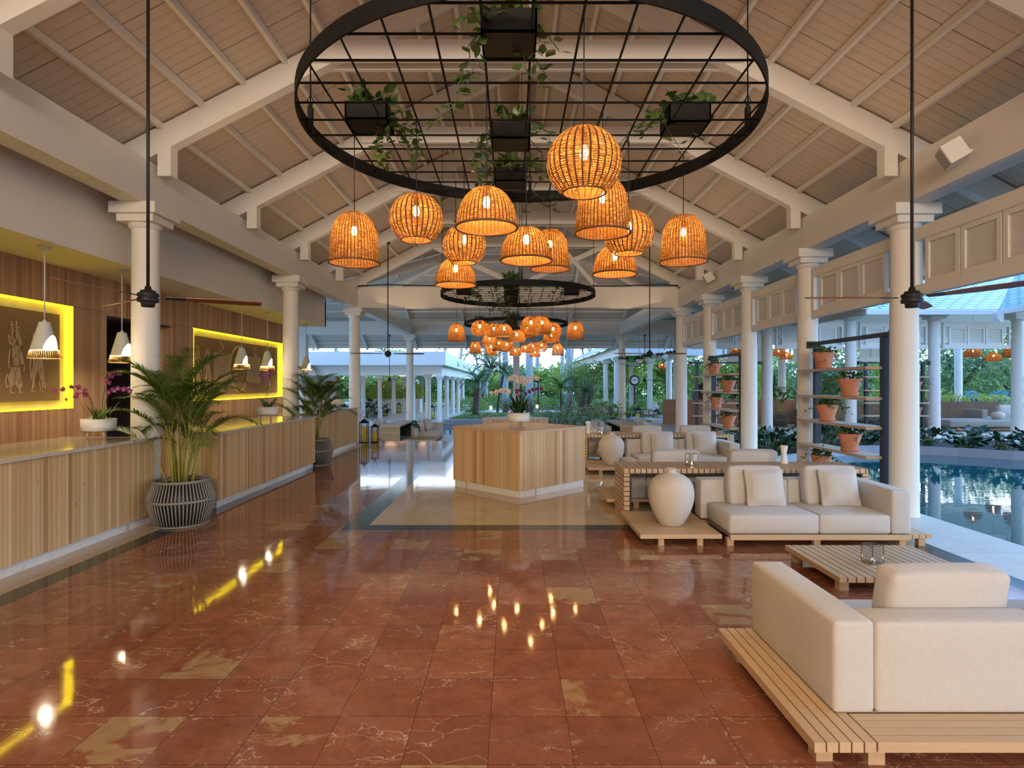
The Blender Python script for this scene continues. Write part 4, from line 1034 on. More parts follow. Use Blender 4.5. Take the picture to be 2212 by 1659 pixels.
def fan(x, y, z, top, angs, label, low=False):
    global fan0
    t = thing('ceiling_fan', label, 'ceiling fan', (x, y, z), 0, 'black and wood ceiling fans')
    me = fan0
    if fan0 is None:
        fan0 = {}
        m = MB(); m.lathe([(0, -.085), (.052, -.083), (.056, -.05), (.058, -.045), (.085, -.04), (.088, -.01), (.078, -.004), (.078, .006), (.088, .012), (.084, .035), (.062, .045), (.06, .06), (.03, .068), (.022, .10), (.0, .10)], 36); fan0['motor_housing'] = m.build('motor_housing', BLACK, t).data
        b = blade_mesh().build('blade', [FANW, BLACK], t); fan0['b'] = b.data; b.rotation_euler = (0, 0, R(angs[0])); rest = angs[1:]
    else:
        o = bpy.data.objects.new('motor_housing', fan0['motor_housing']); C.objects.link(o); o.parent = t; rest = angs
    for a in rest:
        o = bpy.data.objects.new('blade', fan0['b']); C.objects.link(o); o.parent = t; o.rotation_euler = (0, 0, R(a))
    m = MB(); m.tube([(0, 0, .09), (0, 0, top-z)], .014, 10); m.build('downrod', BLACK, t)
    m = MB(); m.lathe([(.0, top-z-.07), (.05, top-z-.06), (.055, top-z), (0, top-z)], 20); m.build('ceiling_cup', BLACK, t)
fan(-3.2, 5.25, 2.46, rh(-3.2)-.33, (263, 30, 143), 'large ceiling fan on a long black rod at left, before the palm and counters')
fan(3.55, 5.3, 2.46, rh(3.55)-.33, (179, -66, 48), 'large ceiling fan on a long black rod at right, before the nearest pond column')
fan(-3.2, 15.4, 2.48, rh(-3.2)-.33, (190, 5, 100), 'ceiling fan farther back at left, above the lantern area')
fan(3.55, 15.4, 2.48, rh(3.55)-.33, (185, 0, 95), 'ceiling fan farther back at right, above the second sofa set')
fan(-5.68, 27.7, 1.91, 3.97, (183, 2, 265), 'most distant left ceiling fan on a long rod under the back beam')
fan(6.15, 27.7, 1.88, 3.97, (184, 4, 90), 'most distant right ceiling fan, beside the street clock')

# ---------------------------------------------------------------- cone pendants over the reception
def cone_lamp(x, y, label):
    t = thing('cone_pendant_lamp', label, 'pendant lamp', (x, y, 2.0), 0, 'white cone pendants above the counters')
    seg = 48; H = .42; r0, r1 = .055, .165
    def rad(z): return r1+(r0-r1)*(z/H)
    m = MB()
    # solid white cone, its lower rim cut upward into an arch on the right side
    def cut(a):
        u = cos(a-R(2)); return .095+.17*max(0, (u-.5)/.5)**.6 if u > .5 else .095
    for i in range(seg):
        a, b = 2*pi*i/seg, 2*pi*(i+1)/seg; za, zb = cut(a), cut(b)
        m.poly([(rad(za)*cos(a), rad(za)*sin(a), za), (rad(zb)*cos(b), rad(zb)*sin(b), zb), (r0*cos(b), r0*sin(b), H), (r0*cos(a), r0*sin(a), H)], 0, True)
    m.lathe([(r0, H), (.02, H+.004), (.02, H+.02), (.008, H+.03), (0, H+.03)], 24); m.build('cone_shade', SHADE_METAL, t)
    m = MB()
    for i in range(44):
        a = 2*pi*i/44; z1 = .105; m.tube([(rad(0)*cos(a), rad(0)*sin(a), 0), (rad(z1)*cos(a), rad(z1)*sin(a), z1)], .0022, 4)
    k = 40
    for z in (0, .10): m.tube([(rad(z)*cos(2*pi*i/k), rad(z)*sin(2*pi*i/k), z) for i in range(k+1)], .0028, 5, cap=False)
    m.build('wire_basket', GOLDW, t)
    m = MB(); m.lathe([(0, .12), (.035, .13), (.048, .17), (.035, .21), (.02, .24), (0, .25)], 20); m.build('bulb', BULB2, t)
    m = MB(); m.tube([(0, 0, H+.02), (0, 0, 1.275)], .007, 8); m.build('rod', SHADE_METAL, t)
    m = MB(); m.lathe([(0, 1.27), (.065, 1.27), (.065, 1.30), (0, 1.30)], 24); m.build('ceiling_plate', SHADE_METAL, t)
cn = ['leftmost white cone pendant with wire basket, before the figure panel', 'white cone pendant hanging before the dark doorway', 'white cone pendant before the oval medallion', 'white cone pendant before the right end of the medallion panel', 'farthest white cone pendant, above the second palm']
for (x, y), l in zip(((-5.44, 6.95), (-5.46, 8.36), (-5.43, 12.0), (-5.45, 13.3), (-5.48, 15.9)), cn): cone_lamp(x, y, l)

# ---------------------------------------------------------------- speakers
def speaker(x, y, z, rz, label):
    t = thing('wall_speaker', label, 'speaker', (x, y, z), rz, 'white speakers on the pond side beam')
    m = MB(); m.M = Matrix.Rotation(R(28), 4, 'X'); m.box(-.13, -.12, -.11, .13, .08, .11); m.build('cabinet', WHITE, t)
    m = MB(); m.M = Matrix.Rotation(R(28), 4, 'X'); m.box(-.12, -.128, -.1, .12, -.12, .1)
    m.build('grille', plain('speaker_grille', (.42, .40, .37), .7, vary=.2, vs=200), t)
    m = MB(); m.tube([(0, .08, 0), (0, .16, 0)], .018); m.build('bracket', WHITE, t)
speaker(4.82, 6.5, 4.22, R(-115), 'white box speaker on the pond side beam at upper right')
speaker(4.83, 14.6, 4.3, R(-105), 'small white box speaker farther along the pond side beam')

# ---------------------------------------------------------------- black steel shelf units with terracotta pots
SHZ = (1.94, 1.52, 1.12, .72, .31)
def shelf_unit(label, loc, rz, L=1.85):
    t = thing('pot_shelf_unit', label, 'shelf unit', loc, rz, 'black steel shelf units between columns')
    # local: x runs along the row, -y towards the room
    for x in (-L/2+.02, L/2-.02):
        m = MB(); m.box(x-.04, -.05, 0, x+.04, .05, 2.39); m.build('post', NAVYM, t)
    m = MB(); m.box(-1.13, -.045, 2.345, 1.13, .045, 2.40); m.build('top_bar', NAVYM, t)
    for x in (-1.11, 1.11): m = MB(); m.box(x-.04, -.06, 2.31, x+.04, .06, 2.42); m.build('bracket', NAVYM, t)
    for z in SHZ:
        m = MB(); m.box(-L/2-.14, -.27, z-.04, L/2-.0, .06, z); m.build('board', SHELFW, t)
    return t
PT = []
def pot(loc, label, seed, s=1, group='terracotta pots on the shelves', full=True):
    random.seed(seed)
    t = thing('terracotta_pot', label, 'potted plant', loc, 0, group); t.scale = (s, s, s)
    if not PT:
        m = MB(); m.lathe([(0, .02), (.10, .02), (.105, .055), (.112, .06), (.108, .062), (.108, .07), (.165, .255), (.155, .26), (.148, .235), (0, .23)], 36); PT.append(m.build('pot', TERRA, t).data)
        m = MB(); m.lathe([(0, 0), (.115, 0), (.122, .055), (.114, .055), (.11, .012), (0, .012)], 32); PT.append(m.build('saucer', TERRA, t).data)
    else:
        for n, d in (('pot', PT[0]), ('saucer', PT[1])): o = bpy.data.objects.new(n, d); C.objects.link(o); o.parent = t
    m = MB(); bushy(m, -.13, .13, -.13, .13, .25, 60, .062, .09)
    for i in range(6):
        a = random.uniform(0, 2*pi); vine(m, (.13*cos(a), .13*sin(a), .27), (cos(a), sin(a), .1), random.uniform(.12, .38), random.randint(4, 9), .05, .55)
    m.build('pothos', [L_POTHOS, STEMG], t); return t
# front unit: x=5.07, y 8.0..9.9; local +x -> world -y so the room side (-y local) faces -x: rotate by -90
u1 = shelf_unit('tall black shelf unit with terracotta pots, nearest, beside the nearest pond side column', (5.07, 9.02, 0), R(-90))
u2 = dup(u1, (5.07, 14.1, 0), R(-90), 'tall black shelf unit with terracotta pots between the third and fourth pond side columns')
# (rotation -90: local x -> -world y ; local -y -> world -x)
names = ['top shelf', 'second shelf', 'third shelf', 'fourth shelf', 'bottom']
for (uy, tagn, ps) in ((9.02, 'the front shelf unit', ((9.45, 0), (8.72, 1), (9.35, 2), (8.72, 3), (9.5, 4))), (14.1, 'the second shelf unit', ((14.55, 0), (13.6, 1), (14.4, 2), (13.6, 3), (14.6, 4)))):
    for j, (y, lev) in enumerate(ps):
        z = SHZ[lev]+.001
        pot((4.93, y, z), f'terracotta pot with trailing leaves on the {names[lev]} of {tagn}' if lev < 4 else f'terracotta pot on the bottom board of {tagn}, mostly hidden by seating', 50+j+int(uy))
# units of the back wing
for x, lb in ((6.75, 'black shelf unit of the back wing, seen left of the second shelf unit'), (12.1, 'black shelf unit of the back wing seen through the front shelf unit'), (17.2, 'black shelf unit of the back wing at the right picture edge')):
    dup(u1, (x, 18.9, 0), 0, lb, 'shelf units of the back wing')
k = 0
for x in (6.3, 7.1, 11.7, 12.6):
    for lev in (0, 1, 2, 3):
        if (k*7+lev*3) % 4 == 0: k += 1; continue
        k += 1
        pot((x+.2*((lev % 2)-.5), 18.75, SHZ[lev]+.001), f'small far terracotta pot on the {names[lev]} of the back wing {"left" if x < 8 else "right"} unit, {"left" if x in (6.3, 11.7) else "right"} side', 300+k, group='pots on the back wing shelves')
# ---------------------------------------------------------------- potted areca palms
def frond(m, p0, az, L, el, droop, n, lL, lw, seg=10, leafm=0, stemm=1, stemr=.006):
    p = Vector(p0); pts = [p.copy()]; dirs = []
    h = Vector((cos(az), sin(az), 0))
    for i in range(seg):
        t = i/seg; e = el-droop*t**1.5; d = h*cos(e)+Vector((0, 0, 1))*sin(e); p = p+d*(L/seg); pts.append(p.copy()); dirs.append(d)
    m.tube(pts, [stemr*(1-.75*i/seg) for i in range(seg+1)], 5, stemm, cap=False)
    side = Vector((-sin(az), cos(az), 0))
    for i in range(n):
        t = .30+.69*i/(n-1); f = t*seg; k = min(int(f), seg-1); q = pts[k].lerp(pts[k+1], f-k); d = dirs[k]; up = side.cross(d)*-1
        ll = lL*(sin(pi*min(1, (t-.22)/.8))**.6*.85+.15)
        for s_ in (-1, 1):
            v = d*(.60+.5*t)+side*s_*1.05+up*.22+Vector((random.uniform(-.08, .08), random.uniform(-.08, .08), random.uniform(-.12, .05)))
            m.blade(q, v, ll, lw, .16, leafm, 2)
def rope_pot(t, H=.53, r0=.30, r1=.375, r2=.30):
    m = MB(); n = 56
    for i in range(n):
        a = 2*pi*i/n; c_, s_ = cos(a), sin(a)
        m.tube([(r0*c_, r0*s_, .012), (r1*c_, r1*s_, H*.58), (r2*c_, r2*s_, H)], .0095, 6)
    m.build('rope_wrap', ROPE, t)
    m = MB(); k = 64
    for r, z, w_ in ((r0, .012, .013), (r1+.004, H*.58, .016), (r2, H, .017)):
        m.tube([(r*cos(2*pi*i/k), r*sin(2*pi*i/k), z) for i in range(k+1)], w_, 8, cap=False)
    m.build('rim', ROPE, t)
    m = MB(); m.lathe([(0, .01), (r0-.03, .01), (r1-.035, H*.58), (r2-.03, H-.03), (r2-.05, H-.03), (0, H-.05)], 40); m.build('liner', BLACK, t)
def areca(label, x, y, seed, H=2.0, s=1, z=0, nst=20, pot=True):
    random.seed(seed)
    t = thing('potted_palm', label, 'potted plant', (x, y, z), 0, 'areca palms in grey rope planters'); t.scale = (s, s, s)
    rope_pot(t)
    st_, lf = MB(), MB()
    for i in range(nst):
        a = 2.4*i+random.uniform(-.3, .3); r = random.uniform(.03, .15); b = Vector((r*cos(a), r*sin(a), .48)); lean = random.uniform(.04, .16)
        top = b+Vector((cos(a)*lean, sin(a)*lean, random.uniform(.25, .92))); st_.tube([b, b.lerp(top, .5), top], [.013, .011, .008], 7)
        for j in range(2 if i % 3 else 3):
            az = a+random.uniform(-.9, .9)+j*1.9; el = R(random.uniform(62, 84)) if i % 4 else R(random.uniform(40, 60))
            frond(lf, top, az, random.uniform(.75, 1.08)*(H-.2)/1.8, el, R(random.uniform(60, 115)), 46, random.uniform(.24, .33), .014)
    st_.build('stem', STEMY, t); lf.build('frond', [L_ARECA, STEMY], t)
    return t
areca('large areca palm in a grey rope planter between the first two reception counters', -4.03, 7.28, 4, 2.0)
areca('areca palm in a dark grey rope planter at the end of the middle counter', -4.16, 12.6, 9, 1.9)
areca('areca palm in a rope planter seen through the front pot shelf, across the pond', 10.5, 19.5, 12, 1.8, nst=9)
areca('small areca palm in a rope planter across the pond, left of the front pot shelf', 10.75, 24.0, 15, 1.8, .9, nst=8)

# ---------------------------------------------------------------- orchid bowls
def orchid(m, p, d, s, mi, cm):
    p = Vector(p); d = Vector(d).normalized(); a = d.cross(Vector((0, 0, 1)))
    if a.length < .1: a = Vector((1, 0, 0))
    a.normalize(); b = a.cross(d)
    for i in range(5):
        an = 2*pi*i/5+pi/2; v = a*cos(an)+b*sin(an)
        m.leaf(p, v+d*.2, s*(1 if i % 2 else 1.1), s*(.95 if i in (1, 4) else .62), d, .1, mi)
    m.leaf(p+d*.004, -b*.6+d*.5, s*.5, s*.35, d, .1, cm)
def orchid_bowl(label, x, y, z, seed, stems, leaves=16, s=1):
    random.seed(seed)
    t = thing('orchid_bowl', label, 'orchid planter', (x, y, z), random.uniform(-.2, .2), 'orchids in white footed bowls'); t.scale = (s, s, s)
    m = MB(); m.lathe([(0, .10), (.165, .10), (.178, .112), (.182, .24), (.172, .24), (.168, .20), (0, .20)], 48); m.build('bowl', CERAM, t)
    for i in range(3):
        a = R(200+120*i); m = MB(); m.tube([(.12*cos(a), .12*sin(a), .0), (.10*cos(a), .10*sin(a), .115)], [.011, .017], 12); m.build('leg', OAK_Z, t)
    m = MB(); m.lathe([(0, .225), (.168, .21)], 24); m.lathe([(0, .226), (.0, .225)], 3)
    for i in range(90):
        a = random.uniform(0, 2*pi); r = random.uniform(.02, .17); m.blade((r*cos(a), r*sin(a), .21), (random.uniform(-1, 1), random.uniform(-1, 1), random.uniform(.1, .6)), .06, .006, .5)
    m.build('bark_mulch', SOIL, t)
    m = MB()
    for i in range(leaves):
        a = random.uniform(0, 2*pi); r = random.uniform(.0, .10); e_ = random.uniform(.4, 2.5)
        m.leaf((r*cos(a), r*sin(a), .21), (cos(a), sin(a), e_), random.uniform(.14, .30)*(1.35 if leaves > 18 else 1), random.uniform(.03, .055), (cos(a), sin(a), -.3), -.12)
    m.build('leaf', L_DARK if leaves > 18 else L_POTHOS, t)
    for (ax, ay, hh, cols, nf, arch) in stems:
        m = MB(); b = Vector((ax*.15, ay*.15, .21)); pts = [b]
        for i in range(1, 11):
            u = i/10; pts.append(b+Vector((ax*u*u*1.0, ay*u*u, hh*sin(min(1, u*1.05)*pi/2*(1+arch*.35)))))
        m.tube(pts, .004, 6); fs = m.build('flower_stem', STEMG, t)
        m = MB()
        for i in range(nf):
            u = 1-.48*i/max(1, nf-1); f = u*10; k = min(9, int(f)); q = pts[k].lerp(pts[k+1], f-k)
            sd = 1 if i % 2 else -1; orchid(m, q+Vector((sd*.018, -.012, -.01)), (sd*.4+random.uniform(-.3, .3), -1, random.uniform(-.2, .3)), random.uniform(.028, .036) if cols != 1 else .044, 0, 1)
        m.build('blossom', [(PETAL_R, PETAL_P), (PETAL_W, PETAL_P), (PETAL_P, PETAL_W)][cols], fs)
    return t
orchid_bowl('white footed bowl with purple orchids on the nearest reception counter', -4.90, 7.08, 1.048, 2, [(-.36, -.05, .42, 0, 8, .9), (-.30, .05, .34, 0, 5, 1.2), (.22, -.02, .58, 0, 8, .3), (.30, .03, .40, 2, 9, .8)], 18)
orchid_bowl('white footed bowl with dark purple orchids on the middle reception counter', -4.42, 10.8, 1.048, 5, [(-.10, 0, .62, 2, 12, .4), (.06, .04, .70, 0, 6, .1)], 16)
orchid_bowl('small white footed bowl with red orchids on the far reception counter', -4.70, 16.1, 1.048, 6, [(-.28, 0, .52, 0, 7, .6), (.02, 0, .62, 0, 8, .2)], 12)
orchid_bowl('white footed bowl with cream orchids and dark leaves on the front island counter', .105, 9.6, 1.001, 8, [(-.10, 0, .62, 1, 8, .7), (.07, .02, .60, 1, 9, .8), (-.36, 0, .40, 1, 9, .9), (.28, .02, .60, 1, 7, .4), (.33, 0, .42, 0, 9, .3), (-.02, .05, .40, 0, 4, 0)], 60)
for (x, y) in ():
    pass
t = thing('small_plant_vase', 'small pale vase with leafy sprigs on the left terrace platform', 'vase', (-3.55, 21.95, LOW+.131))
m = MB(); m.lathe([(0, 0), (.06, 0), (.10, .10), (.11, .2), (.07, .30), (.06, .36), (.05, .36), (0, .2)], 24); m.build('vase_body', VASE, t)
m = MB(); random.seed(3); bushy(m, -.12, .12, -.12, .12, .36, 50, .09, .25); m.build('foliage', L_DARK, t)

# ---------------------------------------------------------------- candle lanterns
def candle_lantern(label, x, y, z, H, w, cf=.62):
    t = thing('candle_lantern', label, 'lantern', (x, y, z), 0, 'tall black lanterns with yellow candles'); a = w/2; h = H*.80
    m = MB()
    for sx_ in (-1, 1):
        for sy_ in (-1, 1): m.box(sx_*a-.009, sy_*a-.009, 0, sx_*a+.009, sy_*a+.009, h)
    m.box(-a-.01, -a-.01, 0, a+.01, a+.01, .025); m.box(-a-.01, -a-.01, h-.02, a+.01, a+.01, h)
    n = m.V([(-a-.012, -a-.012, h), (a+.012, -a-.012, h), (a+.012, a+.012, h), (-a-.012, a+.012, h), (-.02, -.02, H*.92), (.02, -.02, H*.92), (.02, .02, H*.92), (-.02, .02, H*.92)])
    for q in ((4, 5, 6, 7), (0, 1, 5, 4), (1, 2, 6, 5), (2, 3, 7, 6), (3, 0, 4, 7)): m.F([n+i for i in q])
    m.tube([(0, 0, H*.92), (0, 0, H)], .01); fr_ = m.build('frame', IRON, t)
    m = MB(); r = w*.40; m.tube([(r*sin(2*pi*i/28), 0, H-.0+r-r*cos(2*pi*i/28)) for i in range(29)], .006, 6, cap=False); m.build('ring_handle', IRON, fr_)
    m = MB(); m.lathe([(0, .026), (a*.72, .026), (a*.72, h*cf), (a*.6, h*cf+.004), (0, h*cf)], 28); m.build('candle', YELLOW_C, t)
    m = MB()
    for q in (((-a, -a), (a, -a)), ((a, -a), (a, a)), ((a, a), (-a, a)), ((-a, a), (-a, -a))): m.poly([(*q[0], .026), (*q[1], .026), (*q[1], h-.02), (*q[0], h-.02)])
    m.build('glass_pane', GLASS, t)
candle_lantern('taller black lantern with yellow candle standing at the step, left one', -4.28, 17.3, 0, .74, .21, .74)
candle_lantern('shorter black lantern with yellow candle standing at the step, right one', -4.0, 17.42, 0, .58, .18, .66)
candle_lantern('far black lantern with yellow candle under the canopy, left one', -8.4, 39.6, LOW, .75, .26)
candle_lantern('far black lantern with yellow candle under the canopy, farthest', -8.3, 43.8, LOW, .8, .28)
candle_lantern('far black lantern with yellow candle beside the canopy front columns', -4.85, 36.2, LOW, .9, .28)
candle_lantern('candle lantern at the foot of the street clock', 6.85, 32.6, LOW, .9, .3, .7)
candle_lantern('candle lantern in front of the nearer carved bench', 7.45, 30.8, LOW, .9, .28, .7)

# ---------------------------------------------------------------- canopy bowl lamps
for i, (x, y) in enumerate(((-8.4, 36.3), (-8.3, 40.8), (-8.35, 45.5), (-6.0, 41), (-6.2, 46))):
    t = thing('bowl_lamp', ['shallow glowing bowl lamp under the canopy, nearest', 'shallow glowing bowl lamp under the canopy, second', 'shallow glowing bowl lamp under the canopy, third', 'shallow glowing bowl lamp just right of the hall column', 'faint glowing bowl lamp deepest under the canopy'][i], 'ceiling lamp', (x, y, 2.28), 0, 'glowing bowl lamps under the canopy')
    m = MB(); m.lathe([(0, 0), (.18, .0), (.46, .16), (.47, .19)], 32); m.build('bowl', BOWLGLOW, t)
    m = MB(); m.tube([(0, 0, .0), (0, 0, .49)], .01); m.lathe([(.455, .185), (.485, .185), (.485, .2), (.455, .2)], 32); m.build('rim', SHADE_METAL, t)

# ---------------------------------------------------------------- leafy plants of the pond kerb
def big_leaf_plant(label, x, y, z, seed, s=1, mat=None, n=13, group='dark broad-leaved plants round the pond', name='rubber_plant', L=.30, W=.16):
    random.seed(seed); t = thing(name, label, 'plant', (x, y, z), 0, group); t.scale = (s, s, s)
    m = MB(); m2 = MB()
    for i in range(n):
        a = 2.4*i; e_ = random.uniform(.1, 1.5); b = Vector((random.uniform(-.12, .12), random.uniform(-.12, .12), 0)); tip = b+Vector((cos(a)*.16, sin(a)*.16, random.uniform(.12, .5)))
        m2.tube([b, tip], .008, 5); m.leaf(tip, (cos(a), sin(a), e_*.5-.1), random.uniform(L*.8, L*1.2), random.uniform(W*.8, W*1.15), (random.uniform(-.3, .3), random.uniform(-.6, .2), 1), -.18)
    m.build('leaf', mat or L_DARK, t); m2.build('stem', STEMG, t); return t
random.seed(77)
spots = [(5.9, 13.75), (6.4, 14.4), (6.0, 15.1), (7.2, 14.7), (7.0, 15.5), (8.0, 15.6), (8.6, 16.2), (9.4, 16.2), (10.2, 16.1), (10.9, 15.7), (11.5, 15.2), (12.1, 14.75), (12.7, 14.35), (13.4, 14.1), (14.1, 13.95), (11.0, 16.5), (12.0, 15.7), (13.0, 15.1), (9.9, 16.9), (5.8, 16.2)]
pl = ['at the left end of the kerb by the front console', 'second from the left end of the kerb', 'behind the left end plants of the kerb', 'between the second and third pond side columns', 'low between the white flared vase and the column', 'left of the front pot shelf', 'behind the lowest boards of the front pot shelf', 'right behind the front pot shelf', 'just right of the nearest pond side column', 'on the curve of the kerb, first right of the nearest column',
      'on the curve of the kerb, second right of the nearest column', 'on the curve of the kerb under the wicker lamps', 'on the kerb below the daybed', 'on the kerb, next to the picture edge', 'at the right picture edge on the kerb', 'behind the curve of the kerb, left', 'behind the curve of the kerb, middle', 'behind the curve of the kerb, right', 'at the foot of the back wing column in the kerb', 'behind the second pot shelf on the pond kerb']
for i, ((x, y), l) in enumerate(zip(spots, pl)): big_leaf_plant('dark broad-leaved plant '+l, x, y, -.02, 400+i, random.uniform(.95, 1.2), L_DARK, 26, L=.33, W=.19)
# round-leaved and flowering plants round the terrace pond
for i, (x, y, l) in enumerate(((4.6, 27.5, 'left of the back corner column'), (5.4, 28.6, 'behind the back corner column'), (4.2, 29, 'between the flowering hedge and the corner column'), (3.8, 24.2, 'dark small one behind the third sofa pillows'))):
    big_leaf_plant('round-leaved shrub '+l, x, y, LOW+.35 if i < 3 else LOW, 500+i, 1.7 if i < 3 else 1.0, L_GARDEN if i < 3 else L_DARK, 26, 'round-leaved shrubs in the terrace planter', 'sea_grape_shrub', .17, .17)
m = MB(); m.box(3.4, 26.6, LOW, 6.2, 29.6, LOW+.5); st(m.build('wall_terrace_planter', GRANITE))
def leafcloud(m, c, rad, n, sz, flat=.35, asp=.5):
    cx, cy, cz = c; rx, ry, rz = rad
    for i in range(n):
        while True:
            p = Vector((random.uniform(-1, 1), random.uniform(-1, 1), random.uniform(-1, 1)))
            if p.length < 1: break
        if p.length > .01: p = p*(p.length**-.45)
        d = Vector((random.uniform(-1, 1), random.uniform(-1, 1), random.uniform(-.8, .9))); L = sz*random.uniform(.6, 1.4)
        q = Vector((cx+p.x*rx, cy+p.y*ry, cz+p.z*rz)); d.normalize(); sd = d.cross(Vector((random.uniform(-1, 1), random.uniform(-1, 1), 1)))
        if sd.length < .05: continue
        sd.normalize(); w_ = L*asp/2
        m.poly([q, q+d*L*.5+sd*w_, q+d*L, q+d*L*.5-sd*w_], 0, False)
def bush(name, label, x, y, z, rad, n, sz, mat, group, cat='shrub', seed=1, asp=.5):
    random.seed(seed); t = thing(name, label, cat, (x, y, z), 0, group); m = MB(); leafcloud(m, (0, 0, rad[2]*.8), rad, n, sz, asp=asp); m.build('foliage', mat, t)
    m = MB()
    for i in range(4): m.tube([(random.uniform(-.1, .1), random.uniform(-.1, .1), -.05), (random.uniform(-.5, .5)*rad[0], random.uniform(-.5, .5)*rad[1], rad[2])], .02, 5)
    m.build('branch', BARK, t); return t
for i in range(5): bush('flowering_hedge', ['flowering bush beside the island orchids, leftmost', 'flowering bush second from the left behind the island', 'flowering bush in the middle behind the island right corner', 'flowering bush fourth along behind the island', 'flowering bush at the right end, next to the round-leaved shrub'][i], 1.25+.62*i, 25.6+.15*(i % 2), LOW, (.55, .7, .62), 1500, .075, L_FLOW, 'flowering bushes behind the island', seed=600+i)
random.seed(66); m = MB()
for i in range(240):
    x = random.uniform(.9, 4.1); y = random.uniform(24.9, 26); z = LOW+1.0+random.uniform(-.2, .22)
    m.sbox(x, y, z, .03, .03, .03, .01, 2)
tag(m.build('hedge_blossoms', PETAL_W), 'tiny white blossoms scattered over the flowering bushes behind the island', 'blossoms', kind='stuff')
# ---------------------------------------------------------------- terrace pond, mound, garden
m = MB(); m.poly([(-3.7, 24.9, LOW-.08), (3.4, 24.9, LOW-.08), (3.4, 32.2, LOW-.08), (-3.7, 32.2, LOW-.08)]); tag(m.build('terrace_pond_water', WATER), 'still water of the small terrace pond behind the second island', 'water', kind='stuff')
m = MB(); m.box(-3.7, 32.0, LOW-.3, 3.4, 32.4, -.22); st(m.build('wall_pond_kerb', GRANITE))
m = MB(); m.box(-3.7, 24.9, LOW-.35, 3.4, 32.2, LOW-.3); st(m.build('floor_pond_bottom', GRANITE))
m = MB(); n = 24; rows = []
for j in range(8):
    for i in range(n+1):
        pass
def mound(name, cx, cy, rx, ry, h, z0, mat, lbl):
    m = MB(); N = 28; K = 7; idx = [m.V([(cx, cy, z0+h)])]
    for k in range(1, K+1):
        t = k/K; idx.append(m.V([(cx+rx*t*cos(2*pi*i/N), cy+ry*t*sin(2*pi*i/N), z0+h*(1-t*t)) for i in range(N)]))
    for i in range(N): m.F((idx[0], idx[1]+i, idx[1]+(i+1) % N), 0, True)
    for k in range(1, K):
        for i in range(N): m.F((idx[k]+i, idx[k+1]+i, idx[k+1]+(i+1) % N, idx[k]+(i+1) % N), 0, True)
    return st(m.build(name, mat))
mound('ground_mound', -1.0, 35.4, 2.9, 3.0, .35, -.42, MULCH, '')
m = MB(); m.box(-3.7, 32.4, -1, 3.4, 70, -.5); m.box(3.4, 34, -1, 60, 120, -.5); m.box(-60, 66, -1, 3.4, 140, -.5); m.box(12, 30, -1, 60, 34, -.5); m.box(26, -10, -1, 60, 30, -.5); m.box(-60, 30, -1, -22, 66, -.5); st(m.build('ground_garden', LAWN))
m = MB(); m.poly([(-3, 46, -.48), (30, 46, -.48), (30, 49, -.48), (-3, 50, -.48)]); m.poly([(3, 37.5, -.48), (6, 37.5, -.48), (9, 46, -.48), (6.5, 46, -.48)]); st(m.build('garden_path_ground', BEIGE_OUT))
def palm(name, label, x, y, z, h, r, crown, seed, lean=(0, 0), mat=L_GARDEN, tm=None, fl=2.2, nf=18, lw=.05, lL=.5, group='garden palms', el=(20, 70), droop=(60, 110), seg=8, nl=22):
    random.seed(seed); t = thing(name, label, 'palm tree', (x, y, z), 0, group)
    m = MB(); k = 8; pts = [(lean[0]*(i/k)**1.6, lean[1]*(i/k)**1.6, h*i/k) for i in range(k+1)]
    m.tube(pts, [r*(1.15-.25*i/k) for i in range(k+1)], 14); m.build('trunk', tm or TRUNK, t)
    m = MB()
    for i in range(nf):
        frond(m, pts[-1], 2.4*i+random.uniform(-.2, .2), fl*random.uniform(.8, 1.15), R(random.uniform(*el)), R(random.uniform(*droop)), nl, lL, lw, seg, 0, 1, .02)
    m.build('frond', [mat, STEMG], t); return t
ry = 'tall smooth royal palms in the garden'
palm('royal_palm', 'smooth pale royal palm trunk just left of the middle post', -.5, 45, -.5, 9, .21, 0, 1, group=ry, nf=12)
palm('royal_palm', 'thickest pale royal palm trunk, right behind the cream orchids', 1.25, 43, -.5, 9.4, .26, 0, 2, group=ry, nf=12)
palm('royal_palm', 'pale royal palm trunk with brown foot, right of the green fan palm', 4.1, 43, -.5, 9, .23, 0, 3, group=ry, nf=12)
palm('royal_palm', 'slim distant royal palm trunk left of the lamps, under the eave', -2.7, 62, -.5, 8, .2, 0, 4, group=ry, nf=12)
palm('royal_palm', 'slim distant royal palm trunk beside the thickest one', 2.9, 68, -.5, 8, .22, 0, 5, group=ry, nf=12)
palm('royal_palm', 'slim distant royal palm trunk left of the brown-footed one', 5.4, 64, -.5, 8, .2, 0, 6, group=ry, nf=12)
dp = 'bushy date palms on the mound'
palm('date_palm', 'feathery palm with stout brown trunk on the mulch mound', -2.15, 35.2, -.15, 1.9, .17, 0, 11, (.1, 0), L_BLUE, BARK, 1.25, 44, .025, .26, dp, (0, 75), (60, 120), 8, 26)
palm('date_palm', 'feathery palm with a long leaning trunk on the mulch mound', -2.2, 36, -.15, 2.75, .12, 0, 12, (.95, 0), L_BLUE, TRUNK, 1.6, 50, .028, .30, dp, (0, 80), (60, 120), 8, 28)
palm('date_palm', 'slender leaning dark trunk with grey green crown left of the orchids', -.9, 37, -.15, 2.5, .07, 0, 13, (.4, 0), L_BLUE, BARK, 1.3, 34, .025, .28, dp, (0, 80), (60, 120))
palm('fan_palm', 'small bright yellow-green palm between the two big royal trunks', 3.35, 41, -.5, 1.9, .06, 0, 14, (0, 0), L_YEL, BARK, 1.3, 30, .06, .45, 'bright small garden palms', (10, 80), (40, 90))
